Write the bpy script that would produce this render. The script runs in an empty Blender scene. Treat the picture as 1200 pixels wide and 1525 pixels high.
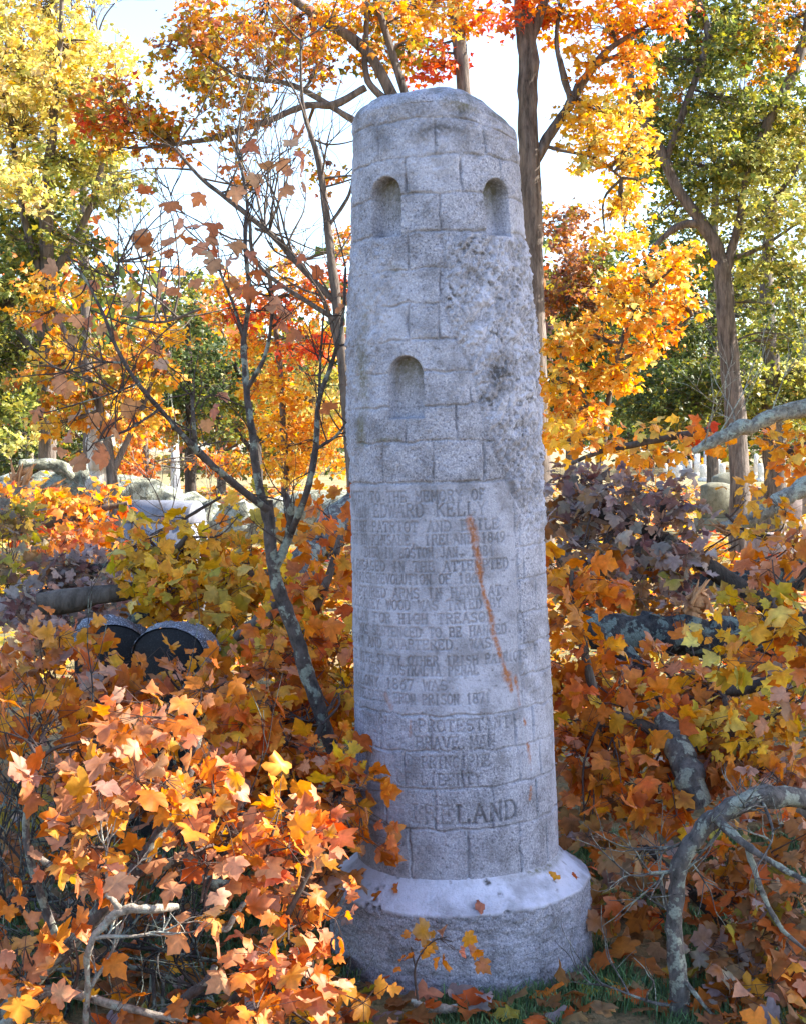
import bpy, math, random
import numpy as np

# ------------------------------------------------------------------ camera, sky, sun, exposure
SC = bpy.context.scene
COL = SC.collection
F = 2100.0; W0 = 1200.0; H0 = 1525.0
CAMZ = 1.55
PITCH = -math.atan((H0/2-670.0)/F)
cam_d = bpy.data.cameras.new('camera'); cam = bpy.data.objects.new('camera', cam_d); COL.objects.link(cam)
cam.location = (0, 0, CAMZ); cam.rotation_euler = (math.pi/2+PITCH, 0, 0)
cam_d.sensor_fit = 'VERTICAL'; cam_d.sensor_height = 24.0; cam_d.lens = F/H0*24.0
cam_d.clip_start = 0.05; cam_d.clip_end = 2000
SC.camera = cam

SUN_AZ, SUN_EL = math.radians(78), math.radians(38)      # azimuth from +Y towards +X
SUN = np.array([math.sin(SUN_AZ)*math.cos(SUN_EL), math.cos(SUN_AZ)*math.cos(SUN_EL), math.sin(SUN_EL)])
wd = bpy.data.worlds.new('World'); SC.world = wd; wd.use_nodes = True
nt = wd.node_tree; bg = nt.nodes['Background']
sky = nt.nodes.new('ShaderNodeTexSky'); sky.sky_type = 'NISHITA'; sky.sun_disc = False
sky.sun_elevation = SUN_EL; sky.sun_rotation = SUN_AZ; sky.air_density = 1.0; sky.dust_density = 1.2; sky.ozone_density = 2.5
nt.links.new(sky.outputs[0], bg.inputs[0]); bg.inputs[1].default_value = 0.125
sd = bpy.data.lights.new('sun', 'SUN'); sd.energy = 5.0; sd.angle = math.radians(0.5); sd.color = (1.0, 0.93, 0.82)
so = bpy.data.objects.new('sun', sd); COL.objects.link(so)
from mathutils import Vector
so.rotation_euler = Vector(SUN).to_track_quat('Z', 'Y').to_euler(); so.location = (20, 10, 20)
SC.view_settings.view_transform = 'Standard'; SC.view_settings.look = 'None'
SC.view_settings.exposure = 2.2; SC.view_settings.gamma = 1.0
SC.cycles.max_bounces = 6; SC.cycles.diffuse_bounces = 3; SC.cycles.glossy_bounces = 2
SC.cycles.transmission_bounces = 4; SC.cycles.transparent_max_bounces = 4
SC.cycles.use_denoising = True

# ------------------------------------------------------------------ helpers
cp, sp_ = math.cos(PITCH), math.sin(PITCH)
def P(px, py, d):
    """world point seen at photo pixel (px,py) at depth d (metres along the view axis)"""
    x = (px-W0/2)/F*d; u = -(py-H0/2)/F*d
    return np.array([x, d*cp-u*sp_, CAMZ+d*sp_+u*cp])

def link(name, me, parent=None):
    o = bpy.data.objects.new(name, me); COL.objects.link(o)
    if parent is not None: o.parent = parent
    return o
def thing(name, label, cat, loc=(0, 0, 0), group=None):
    o = link(name, None); o.location = tuple(float(v) for v in loc)
    o['label'] = label; o['category'] = cat
    if group: o['group'] = group
    return o
def tag(o, label, cat, group=None):
    o['label'] = label; o['category'] = cat
    if group: o['group'] = group
    return o

def merge(a, b):
    """leaves a and twigs b in one mesh with two materials"""
    m = MB(); m.k = []
    for src, k in ((a, 0), (b, 1)):
        off = m.n
        m.v += src.v; m.c += src.c; m.f += [f+off for f in src.f]; m.k += [k]*len(src.f); m.n += src.n
    m.hc = True; return m

class MB:
    def __init__(s): s.v = []; s.f = []; s.n = 0; s.c = []; s.hc = False
    def add(s, v, f, c=None):
        v = np.asarray(v, np.float32).reshape(-1, 3); f = np.asarray(f, np.int32)
        s.v.append(v); s.f.append(f+s.n); s.n += len(v)
        if c is None: c = np.ones((len(v), 3), np.float32)
        else: s.hc = True
        s.c.append(np.asarray(c, np.float32).reshape(-1, 3))
    def build(s, name, mat, parent=None, smooth=True, extra=None):
        v = np.concatenate(s.v)
        if parent is not None: v = v-np.array(parent.location, np.float32)
        me = bpy.data.meshes.new(name)
        tri = [f for f in s.f if f.shape[1] == 3]; quad = [f for f in s.f if f.shape[1] == 4]
        lv = []; tot = []
        if quad: q = np.concatenate(quad); lv.append(q.ravel()); tot.append(np.full(len(q), 4))
        if tri: t = np.concatenate(tri); lv.append(t.ravel()); tot.append(np.full(len(t), 3))
        lv = np.concatenate(lv); tot = np.concatenate(tot)
        me.vertices.add(len(v)); me.vertices.foreach_set('co', v.ravel())
        me.loops.add(len(lv)); me.loops.foreach_set('vertex_index', lv)
        me.polygons.add(len(tot)); st = np.concatenate([[0], np.cumsum(tot)[:-1]])
        me.polygons.foreach_set('loop_start', st.astype(np.int32))
        if smooth: me.polygons.foreach_set('use_smooth', np.ones(len(tot), bool))
        me.update(calc_edges=True)
        if s.hc:
            a = me.color_attributes.new('Col', 'FLOAT_COLOR', 'POINT')
            c = np.concatenate(s.c); a.data.foreach_set('color', np.c_[c, np.ones(len(c))].astype(np.float32).ravel())
        for k, arr in (extra or {}).items():
            a = me.attributes.new(k, 'FLOAT', 'POINT'); a.data.foreach_set('value', arr.astype(np.float32))
        for m_ in (mat if isinstance(mat, (list, tuple)) else [mat]): me.materials.append(m_)
        if isinstance(mat, (list, tuple)):
            mi = np.concatenate([np.concatenate([np.full(len(f), k) for f, k in zip(s.f, s.k) if f.shape[1] == w]) for w in (4, 3) if any(f.shape[1] == w for f in s.f)])
            me.polygons.foreach_set('material_index', mi.astype(np.int32))
        return link(name, me, parent)

def unit(a): return a/np.maximum(np.linalg.norm(a, axis=-1, keepdims=True), 1e-9)

def smooth_path(pts, sub=5):
    p = np.asarray(pts, float)
    if len(p) < 3: 
        t = np.linspace(0, 1, sub+1)[:, None]; return p[0]*(1-t)+p[-1]*t
    q = np.vstack([2*p[0]-p[1], p, 2*p[-1]-p[-2]]); out = []
    for i in range(1, len(q)-2):
        for t in np.linspace(0, 1, sub, endpoint=False):
            a, b, c, d = q[i-1], q[i], q[i+1], q[i+2]
            out.append(0.5*((2*b)+(-a+c)*t+(2*a-5*b+4*c-d)*t*t+(-a+3*b-3*c+d)*t**3))
    out.append(p[-1]); return np.array(out)

def tube(mb, pts, r, n=8, rough=0.0, rng=None, sub=5, cap=True, col=None):
    """pts Nx3 control points, r list of radii per control point"""
    pr = np.c_[np.asarray(pts, float), np.asarray(r, float)[:, None]*np.ones((len(pts), 1))]
    s = smooth_path(pr, sub); p = s[:, :3]; rad = np.maximum(s[:, 3], 0.0008)
    if rough and rng is not None:
        L_ = len(p); kn = np.convolve(rng.normal(0, 1, L_+2), [.5, 1, .5], 'valid')[:L_]; rad = rad*(1+.35*rough*kn); p = p+np.stack([np.convolve(rng.normal(0, 1, L_+2), [.5, 1, .5], 'valid')[:L_] for _ in range(3)], 1)*rad[:, None]*rough*.5
    t = unit(np.gradient(p, axis=0))
    ref = np.array([0.3, 0.2, 0.93]) if abs(t[0][2]) < 0.85 else np.array([0.95, 0.3, 0.1])
    u = np.zeros_like(p); cur = ref
    for i in range(len(p)):
        cur = cur-t[i]*np.dot(cur, t[i]); cur = cur/np.linalg.norm(cur); u[i] = cur
    w = np.cross(t, u); a = np.arange(n)/n*2*math.pi
    rr = rad[:, None]*np.ones(n)
    if rough and rng is not None:
        nz = rng.normal(0, 1, (len(p), n)); nz = (nz+np.roll(nz, 1, 1)+.6*np.roll(nz, 1, 0))/2.2
        rr = rr*(1+rough*nz)
    v = p[:, None]+rr[..., None]*(np.cos(a)[None, :, None]*u[:, None]+np.sin(a)[None, :, None]*w[:, None])
    L = len(p); i = np.arange(L-1)[:, None]*n; j = np.arange(n)[None]; k = (j+1) % n
    f = np.stack([i+j, i+k, i+n+k, i+n+j], -1).reshape(-1, 4)
    mb.add(v.reshape(-1, 3), f, None if col is None else np.tile(col, (L*n, 1)))
    if cap:
        for e, ring in ((0, v[0]), (1, v[-1])):
            c = ring.mean(0); vv = np.vstack([ring, c[None]])
            ff = [[m, (m+1) % n, n] if e else [(m+1) % n, m, n] for m in range(n)]
            mb.add(vv, ff, None if col is None else np.tile(col, (n+1, 1)))
    return p, rad

def sticks(mb, A, B, ra, rb, n=3):
    A = np.asarray(A, float); B = np.asarray(B, float); N = len(A)
    if N == 0: return
    ra = np.broadcast_to(ra, (N,)); rb = np.broadcast_to(rb, (N,))
    t = unit(B-A); ref = np.where(np.abs(t[:, 2:3]) < 0.9, np.array([[0, 0, 1.]]), np.array([[1., 0, 0]]))
    u = unit(np.cross(t, ref)); w = np.cross(t, u); a = np.arange(n)/n*2*math.pi
    ring = np.cos(a)[None, :, None]*u[:, None]+np.sin(a)[None, :, None]*w[:, None]
    v = np.concatenate([A[:, None]+ring*ra[:, None, None], B[:, None]+ring*rb[:, None, None]], 1)
    j = np.arange(n); k = (j+1) % n; f = np.stack([j, k, n+k, n+j], -1)
    mb.add(v.reshape(-1, 3), (f[None]+np.arange(N)[:, None, None]*2*n).reshape(-1, 4))

# maple leaf outlines: right half from petiole to tip; LEAF[2] near, [1] middle, [0] far
H2 = [(.05, -.01), (.22, -.09), (.43, -.01), (.40, .13), (.60, .22), (.69, .43), (.55, .50), (.32, .47), (.38, .69), (.20, .77)]
H1 = [(.36, -.05), (.38, .14), (.68, .42), (.31, .46), (.30, .72)]
H0_ = [(.38, .02), (.66, .42), (.28, .52)]
def mk_leaf(h):
    o = [(0, 0)]+h+[(0, 1)]+[(-x, y) for x, y in reversed(h)]
    v = np.array(o+[(0, .3)]); n = len(o)
    f = np.array([[n, i, (i+1) % n] for i in range(n)]); return v, f
LEAVES = [mk_leaf(H0_), mk_leaf(H1), mk_leaf(H2)]
def leaves(mb, pos, d, nrm, size, col, tip, detail, rng):
    """pos attach point, d direction petiole->tip, nrm leaf normal"""
    N = len(pos)
    if N == 0: return
    lv, lf = LEAVES[detail]; V = len(lv)
    d = unit(d); nrm = unit(nrm-d*(nrm*d).sum(1, keepdims=True)); s = np.cross(d, nrm)
    x = lv[:, 0][None]*rng.uniform(.82, 1.12, (N, 1)); y = lv[:, 1][None]*np.ones((N, 1))
    if detail == 2:
        x = x*(1+rng.normal(0, .05, (N, V))); y = y+rng.normal(0, .022, (N, V))
    droop = rng.uniform(-.3, 1.0, (N, 1)); fold = rng.uniform(-.4, .7, (N, 1)); tw = rng.normal(0, .4, (N, 1))
    z = -droop*(y-.3)**2*1.1-fold*np.abs(x)*.7+tw*x*y+ (rng.normal(0, .05, (N, V)) if detail == 2 else 0)
    sz = size[:, None, None]
    v = pos[:, None]+sz*(x[..., None]*s[:, None]+y[..., None]*d[:, None]+z[..., None]*nrm[:, None])
    rr = np.clip(np.hypot(lv[:, 0], lv[:, 1]-.3)/.6, 0, 1)[None, :, None]
    c = col[:, None]*(1-rr)+tip[:, None]*rr
    if detail: c = np.clip(c*(1+rng.normal(0, .13, (N, V, 1))), .005, .9)
    mb.add(v.reshape(-1, 3), (lf[None]+np.arange(N)[:, None, None]*V).reshape(-1, 3), c.reshape(-1, 3))

# leaf pigments (real albedo)
C = dict(orange=(.72, .23, .03), deep=(.58, .125, .022), red=(.66, .085, .03), amber=(.74, .34, .035), gold=(.76, .47, .05),
         lemon=(.78, .64, .19), pale=(.74, .55, .28), pink=(.60, .36, .25), rose=(.56, .22, .13), olive=(.36, .31, .045),
         green=(.14, .175, .04), dkgreen=(.055, .085, .028), lime=(.42, .43, .09), brown=(.30, .13, .045), rust=(.44, .14, .03),
         mauve=(.37, .30, .30), greyg=(.21, .19, .17), plum=(.17, .08, .08), pgreen=(.50, .50, .16), dull=(.33, .20, .10), peach=(.68, .34, .19), pcoral=(.62, .23, .11))
PAL = {
 'fire': [('orange', 4), ('amber', 1.6), ('red', .3), ('gold', .35), ('deep', 1.6), ('peach', 2.6), ('pcoral', 2.6), ('pink', 1)],
 'ember': [('deep', 3), ('orange', 4), ('rust', 2), ('amber', 2.2), ('rose', .8), ('pink', .4), ('gold', .6)],
 'pinky': [('rose', 2.5), ('pink', 2), ('orange', 3), ('amber', 2), ('rust', 1.5), ('mauve', .5)],
 'goldy': [('gold', 4), ('amber', 4), ('olive', 1.3), ('lemon', .8), ('rose', .4), ('orange', 1.2)],
 'grey': [('mauve', 4), ('greyg', 2), ('pink', .5), ('dull', 1.5), ('plum', 3), ('brown', 1)],
 'oliv': [('olive', 3), ('dull', 2), ('greyg', 1.5), ('gold', 1.5)],
 'brown': [('brown', 3), ('dull', 2), ('rust', 2.4), ('deep', 1.2), ('mauve', .8), ('olive', 1), ('pink', .6)],
 'yellow': [('lemon', 5), ('gold', 1.6), ('lime', 1.5), ('pgreen', 2), ('pale', 2)],
 'ygreen': [('pgreen', 4), ('lime', 3), ('green', 3), ('lemon', 1.2), ('olive', 1)],
 'green': [('green', 4), ('lime', 1.4), ('dkgreen', 2.2), ('olive', 1.5)],
 'dark': [('dkgreen', 4), ('green', 2), ('olive', .5)],
 'orng': [('amber', 4), ('orange', 2.5), ('gold', 4), ('lemon', 1.5)],
 'ygold': [('lemon', 3), ('gold', 4), ('amber', 2), ('lime', 1)],
 'red': [('red', 4), ('orange', 2.5), ('deep', 1)],
 'sunset': [('orange', 3), ('amber', 3), ('red', 1), ('gold', 2), ('olive', .6)],
 'olor': [('olive', 3), ('amber', 2), ('rust', 1.5), ('orange', 1), ('green', 1)],
 'mixpink': [('rose', 2), ('amber', 2), ('olive', 3), ('plum', 1), ('orange', 1.5)],
 'peach': [('rose', 2), ('orange', 2), ('pink', 3)],
 'peachy': [('peach', 4), ('pink', 1), ('pcoral', 3)],
 'maroon': [('plum', 2), ('rust', 3), ('brown', 3), ('olive', 1)],
}
def palette(name, n, rng, spray_id=None):
    names = PAL[name]; w = np.array([b for a, b in names]); w = w/w.sum(); cs = np.array([C[a] for a, b in names])
    own = rng.choice(len(w), n, p=w)
    if spray_id is not None:
        per = rng.choice(len(w), int(spray_id.max())+1, p=w); own = np.where(rng.random(n) < .5, per[spray_id], own)
    c = cs[own]; c = c*rng.uniform(.78, 1.18, (n, 1))*rng.uniform(.92, 1.08, (n, 3)); return np.clip(c, .01, .85)

def in_ball(rng, n, p=.5):
    return unit(rng.normal(0, 1, (n, 3)))*(rng.random((n, 1))**p)

def clump(mf, mt, spec, rng, detail, size, attach=None, updn=.7, dens=2.4, petiole=True, twig_r=.003, hole=None, per=9):
    """spec (px,py,d,rx_px,ry_px,rz_m,palette[,dens multiplier]) -> leaves into mf, twigs into mt"""
    px, py, d, rx, ry, rz, pal = spec[:7]; dm = spec[7] if len(spec) > 7 else 1.0
    m = d/F; c = P(px, py, d); R = np.array([rx*m, rz, ry*m])
    lp = size/m; n = int(max(6, dens*dm*math.pi*rx*ry/(lp*lp*.5)))
    K = max(2, n//per); sub = c+in_ball(rng, K, .45)*R
    sid = rng.integers(0, K, n); sr = size*1.5
    tilt = rng.normal(0, .35, (K, 3))
    off = in_ball(rng, n, .5)*np.array([1.25, 1.25, .65])*sr; off[:, 2] += off[:, 0]*tilt[sid, 0]+off[:, 1]*tilt[sid, 1]
    a = c if attach is None else np.asarray(attach)
    tdir = unit(sub-a); pos = sub[sid]+off
    # sub twigs
    q = np.linspace(0, 1, K)*0+rng.uniform(.25, .75, K); root = a+(c-a)*q[:, None]*.9
    mid = (root+sub)/2+rng.normal(0, .06, (K, 3))*np.linalg.norm(sub-root, axis=1, keepdims=True)
    if mt is not None:
        sticks(mt, root, mid, twig_r, twig_r*.8, 4); sticks(mt, mid, sub, twig_r*.8, twig_r*.5, 4)
    outw = unit(off+1e-4)
    dirv = unit(outw*.7+tdir[sid]*.35+rng.normal(0, .35, (n, 3))+np.array([0, 0, -.45]))
    nr = unit(np.array([0, 0, 1.])*updn+rng.normal(0, .5, (n, 3))+outw*.25+np.array([0, -.45, 0])*(1-updn*.5))
    keep = np.ones(n, bool) if hole is None else ~hole(pos)
    keep &= pos[:, 2] > .02
    pos, dirv, nr, sid = pos[keep], dirv[keep], nr[keep], sid[keep]; n = len(pos)
    if n == 0: return
    s = size*rng.uniform(.42, 1.12, n)
    if mt is not None and petiole: sticks(mt, sub[sid], pos, twig_r*.35, twig_r*.25, 3)
    c1 = palette(pal, n, rng, sid); c2 = palette(pal, n, rng, sid)
    leaves(mf, pos, dirv, nr, s, c1, c1*.6+c2*.4, detail, rng)

# ------------------------------------------------------------------ value noise
def _hash(ix, iy, iz, seed):
    h = (ix.astype(np.int64)*374761393+iy.astype(np.int64)*668265263+iz.astype(np.int64)*2147483647+seed*144269504) & 0xffffffff
    h = ((h ^ (h >> 13))*1274126177) & 0xffffffff; h = (h ^ (h >> 16)) & 0xffffffff
    return h.astype(np.float64)/0xffffffff
def noise3(p, scale, seed=0):
    q = p/scale; i = np.floor(q).astype(np.int64); f = q-i; f = f*f*(3-2*f); r = 0
    for dx in (0, 1):
        for dy in (0, 1):
            for dz in (0, 1):
                w = (f[..., 0] if dx else 1-f[..., 0])*(f[..., 1] if dy else 1-f[..., 1])*(f[..., 2] if dz else 1-f[..., 2])
                r = r+w*_hash(i[..., 0]+dx, i[..., 1]+dy, i[..., 2]+dz, seed)
    return r*2-1
def fbm(p, scale, octv=4, seed=0, gain=.5):
    r = 0; a = 1; t = 0
    for o in range(octv): r = r+a*noise3(p, scale/2**o, seed+o*7); t += a; a *= gain
    return r/t
def sstep(a, b, x): t = np.clip((x-a)/(b-a), 0, 1); return t*t*(3-2*t)

# ------------------------------------------------------------------ materials
def mat(name):
    m = bpy.data.materials.new(name); m.use_nodes = True; t = m.node_tree; b = t.nodes['Principled BSDF']; return m, t, b
def N(t, typ, **kw):
    n = t.nodes.new(typ)
    for k, v in kw.items(): setattr(n, k, v)
    return n
def noise_node(t, scale, detail=6, rough=.6, coord=None, vec=None):
    n = N(t, 'ShaderNodeTexNoise'); n.inputs['Scale'].default_value = scale; n.inputs['Detail'].default_value = detail; n.inputs['Roughness'].default_value = rough
    if vec is not None: t.links.new(vec, n.inputs['Vector'])
    return n
def ramp(t, fac, stops):
    r = N(t, 'ShaderNodeValToRGB'); e = r.color_ramp.elements
    while len(e) < len(stops): e.new(.5)
    for k, (pos, c) in zip(range(len(stops)), stops):
        e[k].position = pos; e[k].color = (*c, 1) if len(c) == 3 else c
    t.links.new(fac, r.inputs[0]); return r
def mixc(t, fac, a, b, mode='MIX'):
    m = N(t, 'ShaderNodeMix', data_type='RGBA', blend_type=mode)
    for s, v in ((m.inputs[0], fac), (m.inputs[6], a), (m.inputs[7], b)):
        if hasattr(v, 'links') or isinstance(v, bpy.types.NodeSocket): t.links.new(v, s)
        elif isinstance(v, (int, float)): s.default_value = v
        else: s.default_value = (*v, 1)
    return m.outputs[2]
def geo_pos(t): return N(t, 'ShaderNodeTexCoord').outputs['Object']

def leaf_material():
    m, t, b = mat('maple_leaf')
    a = N(t, 'ShaderNodeAttribute'); a.attribute_name = 'Col'
    n = noise_node(t, 60, 3, .6, vec=geo_pos(t)); r = ramp(t, n.outputs[0], [(.3, (.78, .74, .70)), (.7, (1.1, 1.08, 1.0))])
    col = mixc(t, 1.0, a.outputs['Color'], r.outputs[0], 'MULTIPLY')
    tr = N(t, 'ShaderNodeBsdfTranslucent'); df = b
    b.inputs['Roughness'].default_value = .45; b.inputs['Specular IOR Level'].default_value = .25
    ms = N(t, 'ShaderNodeMixShader'); ms.inputs[0].default_value = .42
    sat = N(t, 'ShaderNodeHueSaturation'); sat.inputs['Saturation'].default_value = 1.1; sat.inputs['Value'].default_value = 1.1
    t.links.new(col, sat.inputs['Color'])
    t.links.new(col, b.inputs['Base Color']); t.links.new(sat.outputs[0], tr.inputs['Color'])
    out = t.nodes['Material Output']; t.links.new(b.outputs[0], ms.inputs[1]); t.links.new(tr.outputs[0], ms.inputs[2]); t.links.new(ms.outputs[0], out.inputs[0])
    return m
M_LEAF = leaf_material()

def bark_material(name, c1, c2, lichen=None, amount=.5, scale=1.0, stretch=.25):
    m, t, b = mat(name); pos = geo_pos(t)
    mp = N(t, 'ShaderNodeMapping'); mp.inputs['Scale'].default_value = (1, 1, stretch); t.links.new(pos, mp.inputs[0])
    n = noise_node(t, 22*scale, 8, .7, vec=mp.outputs[0])
    col = ramp(t, n.outputs[0], [(.32, c1), (.62, c2)]).outputs[0]
    if lichen:
        l = noise_node(t, 9*scale, 5, .62, vec=pos)
        f = ramp(t, l.outputs[0], [(.60-amount*.2, (0, 0, 0)), (.64-amount*.2, (1, 1, 1))])
        l2 = noise_node(t, 70*scale, 4, .6, vec=pos)
        lc = ramp(t, l2.outputs[0], [(.35, tuple(v*.6 for v in lichen)), (.6, lichen)])
        col = mixc(t, f.outputs[0], col, lc.outputs[0])
    t.links.new(col, b.inputs['Base Color']); b.inputs['Roughness'].default_value = .9
    b.inputs['Specular IOR Level'].default_value = .15
    bp = N(t, 'ShaderNodeBump'); bp.inputs['Strength'].default_value = 1.0; bp.inputs['Distance'].default_value = .022/scale
    t.links.new(n.outputs[0], bp.inputs['Height']); t.links.new(bp.outputs[0], b.inputs['Normal'])
    return m
M_BARK = bark_material('grey_brown_bark', (.045, .036, .03), (.16, .13, .11))
M_BARKD = bark_material('dark_bark', (.02, .018, .016), (.075, .062, .055))
M_TRUNK = bark_material('furrowed_bark', (.035, .029, .025), (.20, .165, .14), scale=.9, stretch=.17)
M_LICH = bark_material('lichened_bark', (.04, .038, .036), (.15, .13, .12), (.29, .30, .245), .45, 2.2, .5)
M_SAP = bark_material('spotted_sapling_bark', (.035, .03, .028), (.13, .105, .095), (.30, .32, .26), .25, 1.6, .7)
M_LICHD = bark_material('wet_lichened_bark', (.016, .016, .017), (.07, .066, .065), (.17, .205, .18), .42, 2.0, .6)
M_LOG = bark_material('pale_green_bark', (.05, .055, .045), (.30, .31, .24), (.40, .44, .38), .45, .8, .7)
M_LIMB = bark_material('patchy_limb_bark', (.07, .065, .055), (.34, .32, .27), (.42, .44, .36), .4, 2.2, .6)
M_PALE = bark_material('pale_twig_bark', (.10, .085, .07), (.40, .34, .28), (.36, .38, .33), .4, 2.5, .8)
M_TWIG = bark_material('twig_bark', (.05, .035, .03), (.13, .09, .075))
M_SPLIT = bark_material('splintered_wood', (.22, .09, .04), (.62, .34, .17), None, 0, 1.2, .1)
M_BLEACH = bark_material('bleached_wood', (.25, .21, .17), (.66, .60, .52), None, 0, .8, .15)

def granite(name, base, dark, light, bump=.6, rough=.75, attrs=False):
    m, t, b = mat(name); pos = geo_pos(t)
    n1 = noise_node(t, 170, 3, .75, vec=pos); n2 = noise_node(t, 11, 6, .62, vec=pos); n3 = noise_node(t, 90, 4, .65, vec=pos)
    spk = ramp(t, n1.outputs[0], [(.34, dark), (.46, base), (.54, base), (.64, light)])
    blot = ramp(t, n2.outputs[0], [(.36, (.66, .65, .63)), (.56, (1.08, 1.08, 1.08))])
    spc = spk.outputs[0]
    if attrs:
        a = N(t, 'ShaderNodeAttribute'); a.attribute_name = 'dress'; spc = mixc(t, a.outputs['Fac'], spc, tuple(v*1.08 for v in base))
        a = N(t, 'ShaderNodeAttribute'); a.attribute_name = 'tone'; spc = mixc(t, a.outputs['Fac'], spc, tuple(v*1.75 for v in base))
    col = mixc(t, 1.0, spc, blot.outputs[0], 'MULTIPLY')
    if attrs:
        for nm, cc, th in (('dirt_shade', (.085, .08, .085), None), ('moss', (.14, .13, .075), None), ('rust', (.34, .135, .06), None)):
            a = N(t, 'ShaderNodeAttribute'); a.attribute_name = nm
            ml = N(t, 'ShaderNodeMath', operation='MULTIPLY'); ml.use_clamp = True
            nr = ramp(t, n3.outputs[0], [(.36, (.4, .4, .4)), (.56, (1.15, 1.15, 1.15))])
            t.links.new(a.outputs['Fac'], ml.inputs[0]); t.links.new(nr.outputs[0], ml.inputs[1])
            col = mixc(t, ml.outputs[0], col, cc)
    t.links.new(col, b.inputs['Base Color']); b.inputs['Roughness'].default_value = rough; b.inputs['Specular IOR Level'].default_value = .35
    ad = N(t, 'ShaderNodeMath', operation='ADD'); t.links.new(n1.outputs[0], ad.inputs[0]); t.links.new(n3.outputs[0], ad.inputs[1])
    bp = N(t, 'ShaderNodeBump'); bp.inputs['Strength'].default_value = bump; bp.inputs['Distance'].default_value = .004
    t.links.new(ad.outputs[0], bp.inputs['Height']); t.links.new(bp.outputs[0], b.inputs['Normal'])
    return m
M_GRAN = granite('grey_granite', (.315, .313, .372), (.105, .104, .145), (.50, .495, .57), 1.0, .8, True)
M_GRAN_P = granite('polished_dark_granite', (.012, .012, .014), (.006, .006, .008), (.035, .035, .04), .5, .7)
M_ROCKTOP = granite('rough_dark_granite', (.10, .105, .135), (.015, .015, .02), (.50, .52, .58), 1.0, .5)
M_GRAN_B = granite('blue_grey_granite', (.15, .16, .20), (.09, .09, .12), (.22, .23, .27), .3, .6)
M_GRAN_G = granite('olive_grey_granite', (.17, .17, .125), (.10, .10, .08), (.24, .24, .18), .3, .7)
M_GRAN_R = granite('pinkish_granite', (.22, .175, .165), (.13, .10, .10), (.30, .25, .24), .3, .7)
M_MARB = granite('white_marble', (.60, .59, .57), (.42, .42, .41), (.74, .74, .72), .15, .6)

# ------------------------------------------------------------------ ground
def ground():
    m, t, b = mat('lawn_with_leaf_litter'); pos = geo_pos(t)
    n1 = noise_node(t, .35, 5, .6, vec=pos); n2 = noise_node(t, 9, 6, .7, vec=pos); n3 = noise_node(t, 45, 5, .7, vec=pos)
    gr = ramp(t, n3.outputs[0], [(.3, (.03, .05, .015)), (.65, (.13, .16, .05))])
    lt = ramp(t, n2.outputs[0], [(.3, (.10, .06, .03)), (.5, (.36, .22, .10)), (.7, (.52, .38, .20))])
    f = ramp(t, n1.outputs[0], [(.38, (.25, .25, .25)), (.6, (.95, .95, .95))])
    fm = N(t, 'ShaderNodeMath', operation='MULTIPLY'); t.links.new(f.outputs[0], fm.inputs[0])
    f2 = ramp(t, n3.outputs[0], [(.35, (.3, .3, .3)), (.55, (1, 1, 1))]); t.links.new(f2.outputs[0], fm.inputs[1])
    t.links.new(mixc(t, fm.outputs[0], gr.outputs[0], lt.outputs[0]), b.inputs['Base Color']); b.inputs['Roughness'].default_value = .95
    bp = N(t, 'ShaderNodeBump'); bp.inputs['Distance'].default_value = .03; t.links.new(n3.outputs[0], bp.inputs['Height']); t.links.new(bp.outputs[0], b.inputs['Normal'])
    xs = np.concatenate([-np.geomspace(700, 3, 40), np.linspace(-2.9, 2.9, 40), np.geomspace(3, 700, 40)])
    ys = np.concatenate([-np.geomspace(100, 2, 12), np.linspace(0, 12, 60), np.geomspace(12.5, 900, 50)])
    X, Y = np.meshgrid(xs, ys); p = np.stack([X, Y, 0*X], -1)
    Z = fbm(p, 3.0, 3, 5)*.04*sstep(1, 4, np.hypot(X-.2, Y-4.4))-.015
    Z = Z+np.where(Y > 60, 0, 0)
    v = np.stack([X, Y, Z], -1).reshape(-1, 3); nx = len(xs); i = np.arange(len(ys)-1)[:, None]*nx; j = np.arange(nx-1)[None]
    mb = MB(); mb.add(v, np.stack([i+j, i+j+1, i+nx+j+1, i+nx+j], -1).reshape(-1, 4))
    o = mb.build('ground', m); o['kind'] = 'structure'
ground()

# ------------------------------------------------------------------ the round tower monument
TD = 4.42; TB = P(687, 1406, TD); TB[2] = -.02
LEAN = math.radians(-2.0)
root = thing('round_tower_monument', 'grey granite memorial carved as a round tower, with engraved text and niches', 'monument', (TB[0], TB[1], TB[2]))
root.rotation_euler = (0, LEAN, 0)
ZK = [-.1, .30, .855, 1.487, 1.70, 1.91, 2.22, 2.54, 2.8]; RK = [.316, .312, .305, .294, .294, .287, .266, .248, .24]
def Rz(z): return np.interp(z, ZK, RK)
cl, sl = math.cos(LEAN), math.sin(LEAN)
def to_surf(px, py):
    """photo pixel -> (theta, z) on the shaft, in the tower's own frame"""
    o = np.array([0, 0, CAMZ]); d = P(px, py, 1.0)-o; o = o-TB
    rot = lambda a: np.array([cl*a[0]-sl*a[2], a[1], sl*a[0]+cl*a[2]])
    o, d = rot(o), rot(d); R = .3
    for _ in range(8):
        a = d[0]**2+d[1]**2; b = o[0]*d[0]+o[1]*d[1]; c = o[0]**2+o[1]**2-R*R; D = b*b-a*c
        if D < 0: t = -b/a
        else: t = (-b-math.sqrt(D))/a
        p = o+t*d; R = float(Rz(p[2]))
    return math.atan2(p[0], -p[1]), p[2]
Zof = lambda px, py: to_surf(px, py)[1]
Tof = lambda px, py: to_surf(px, py)[0]

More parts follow.
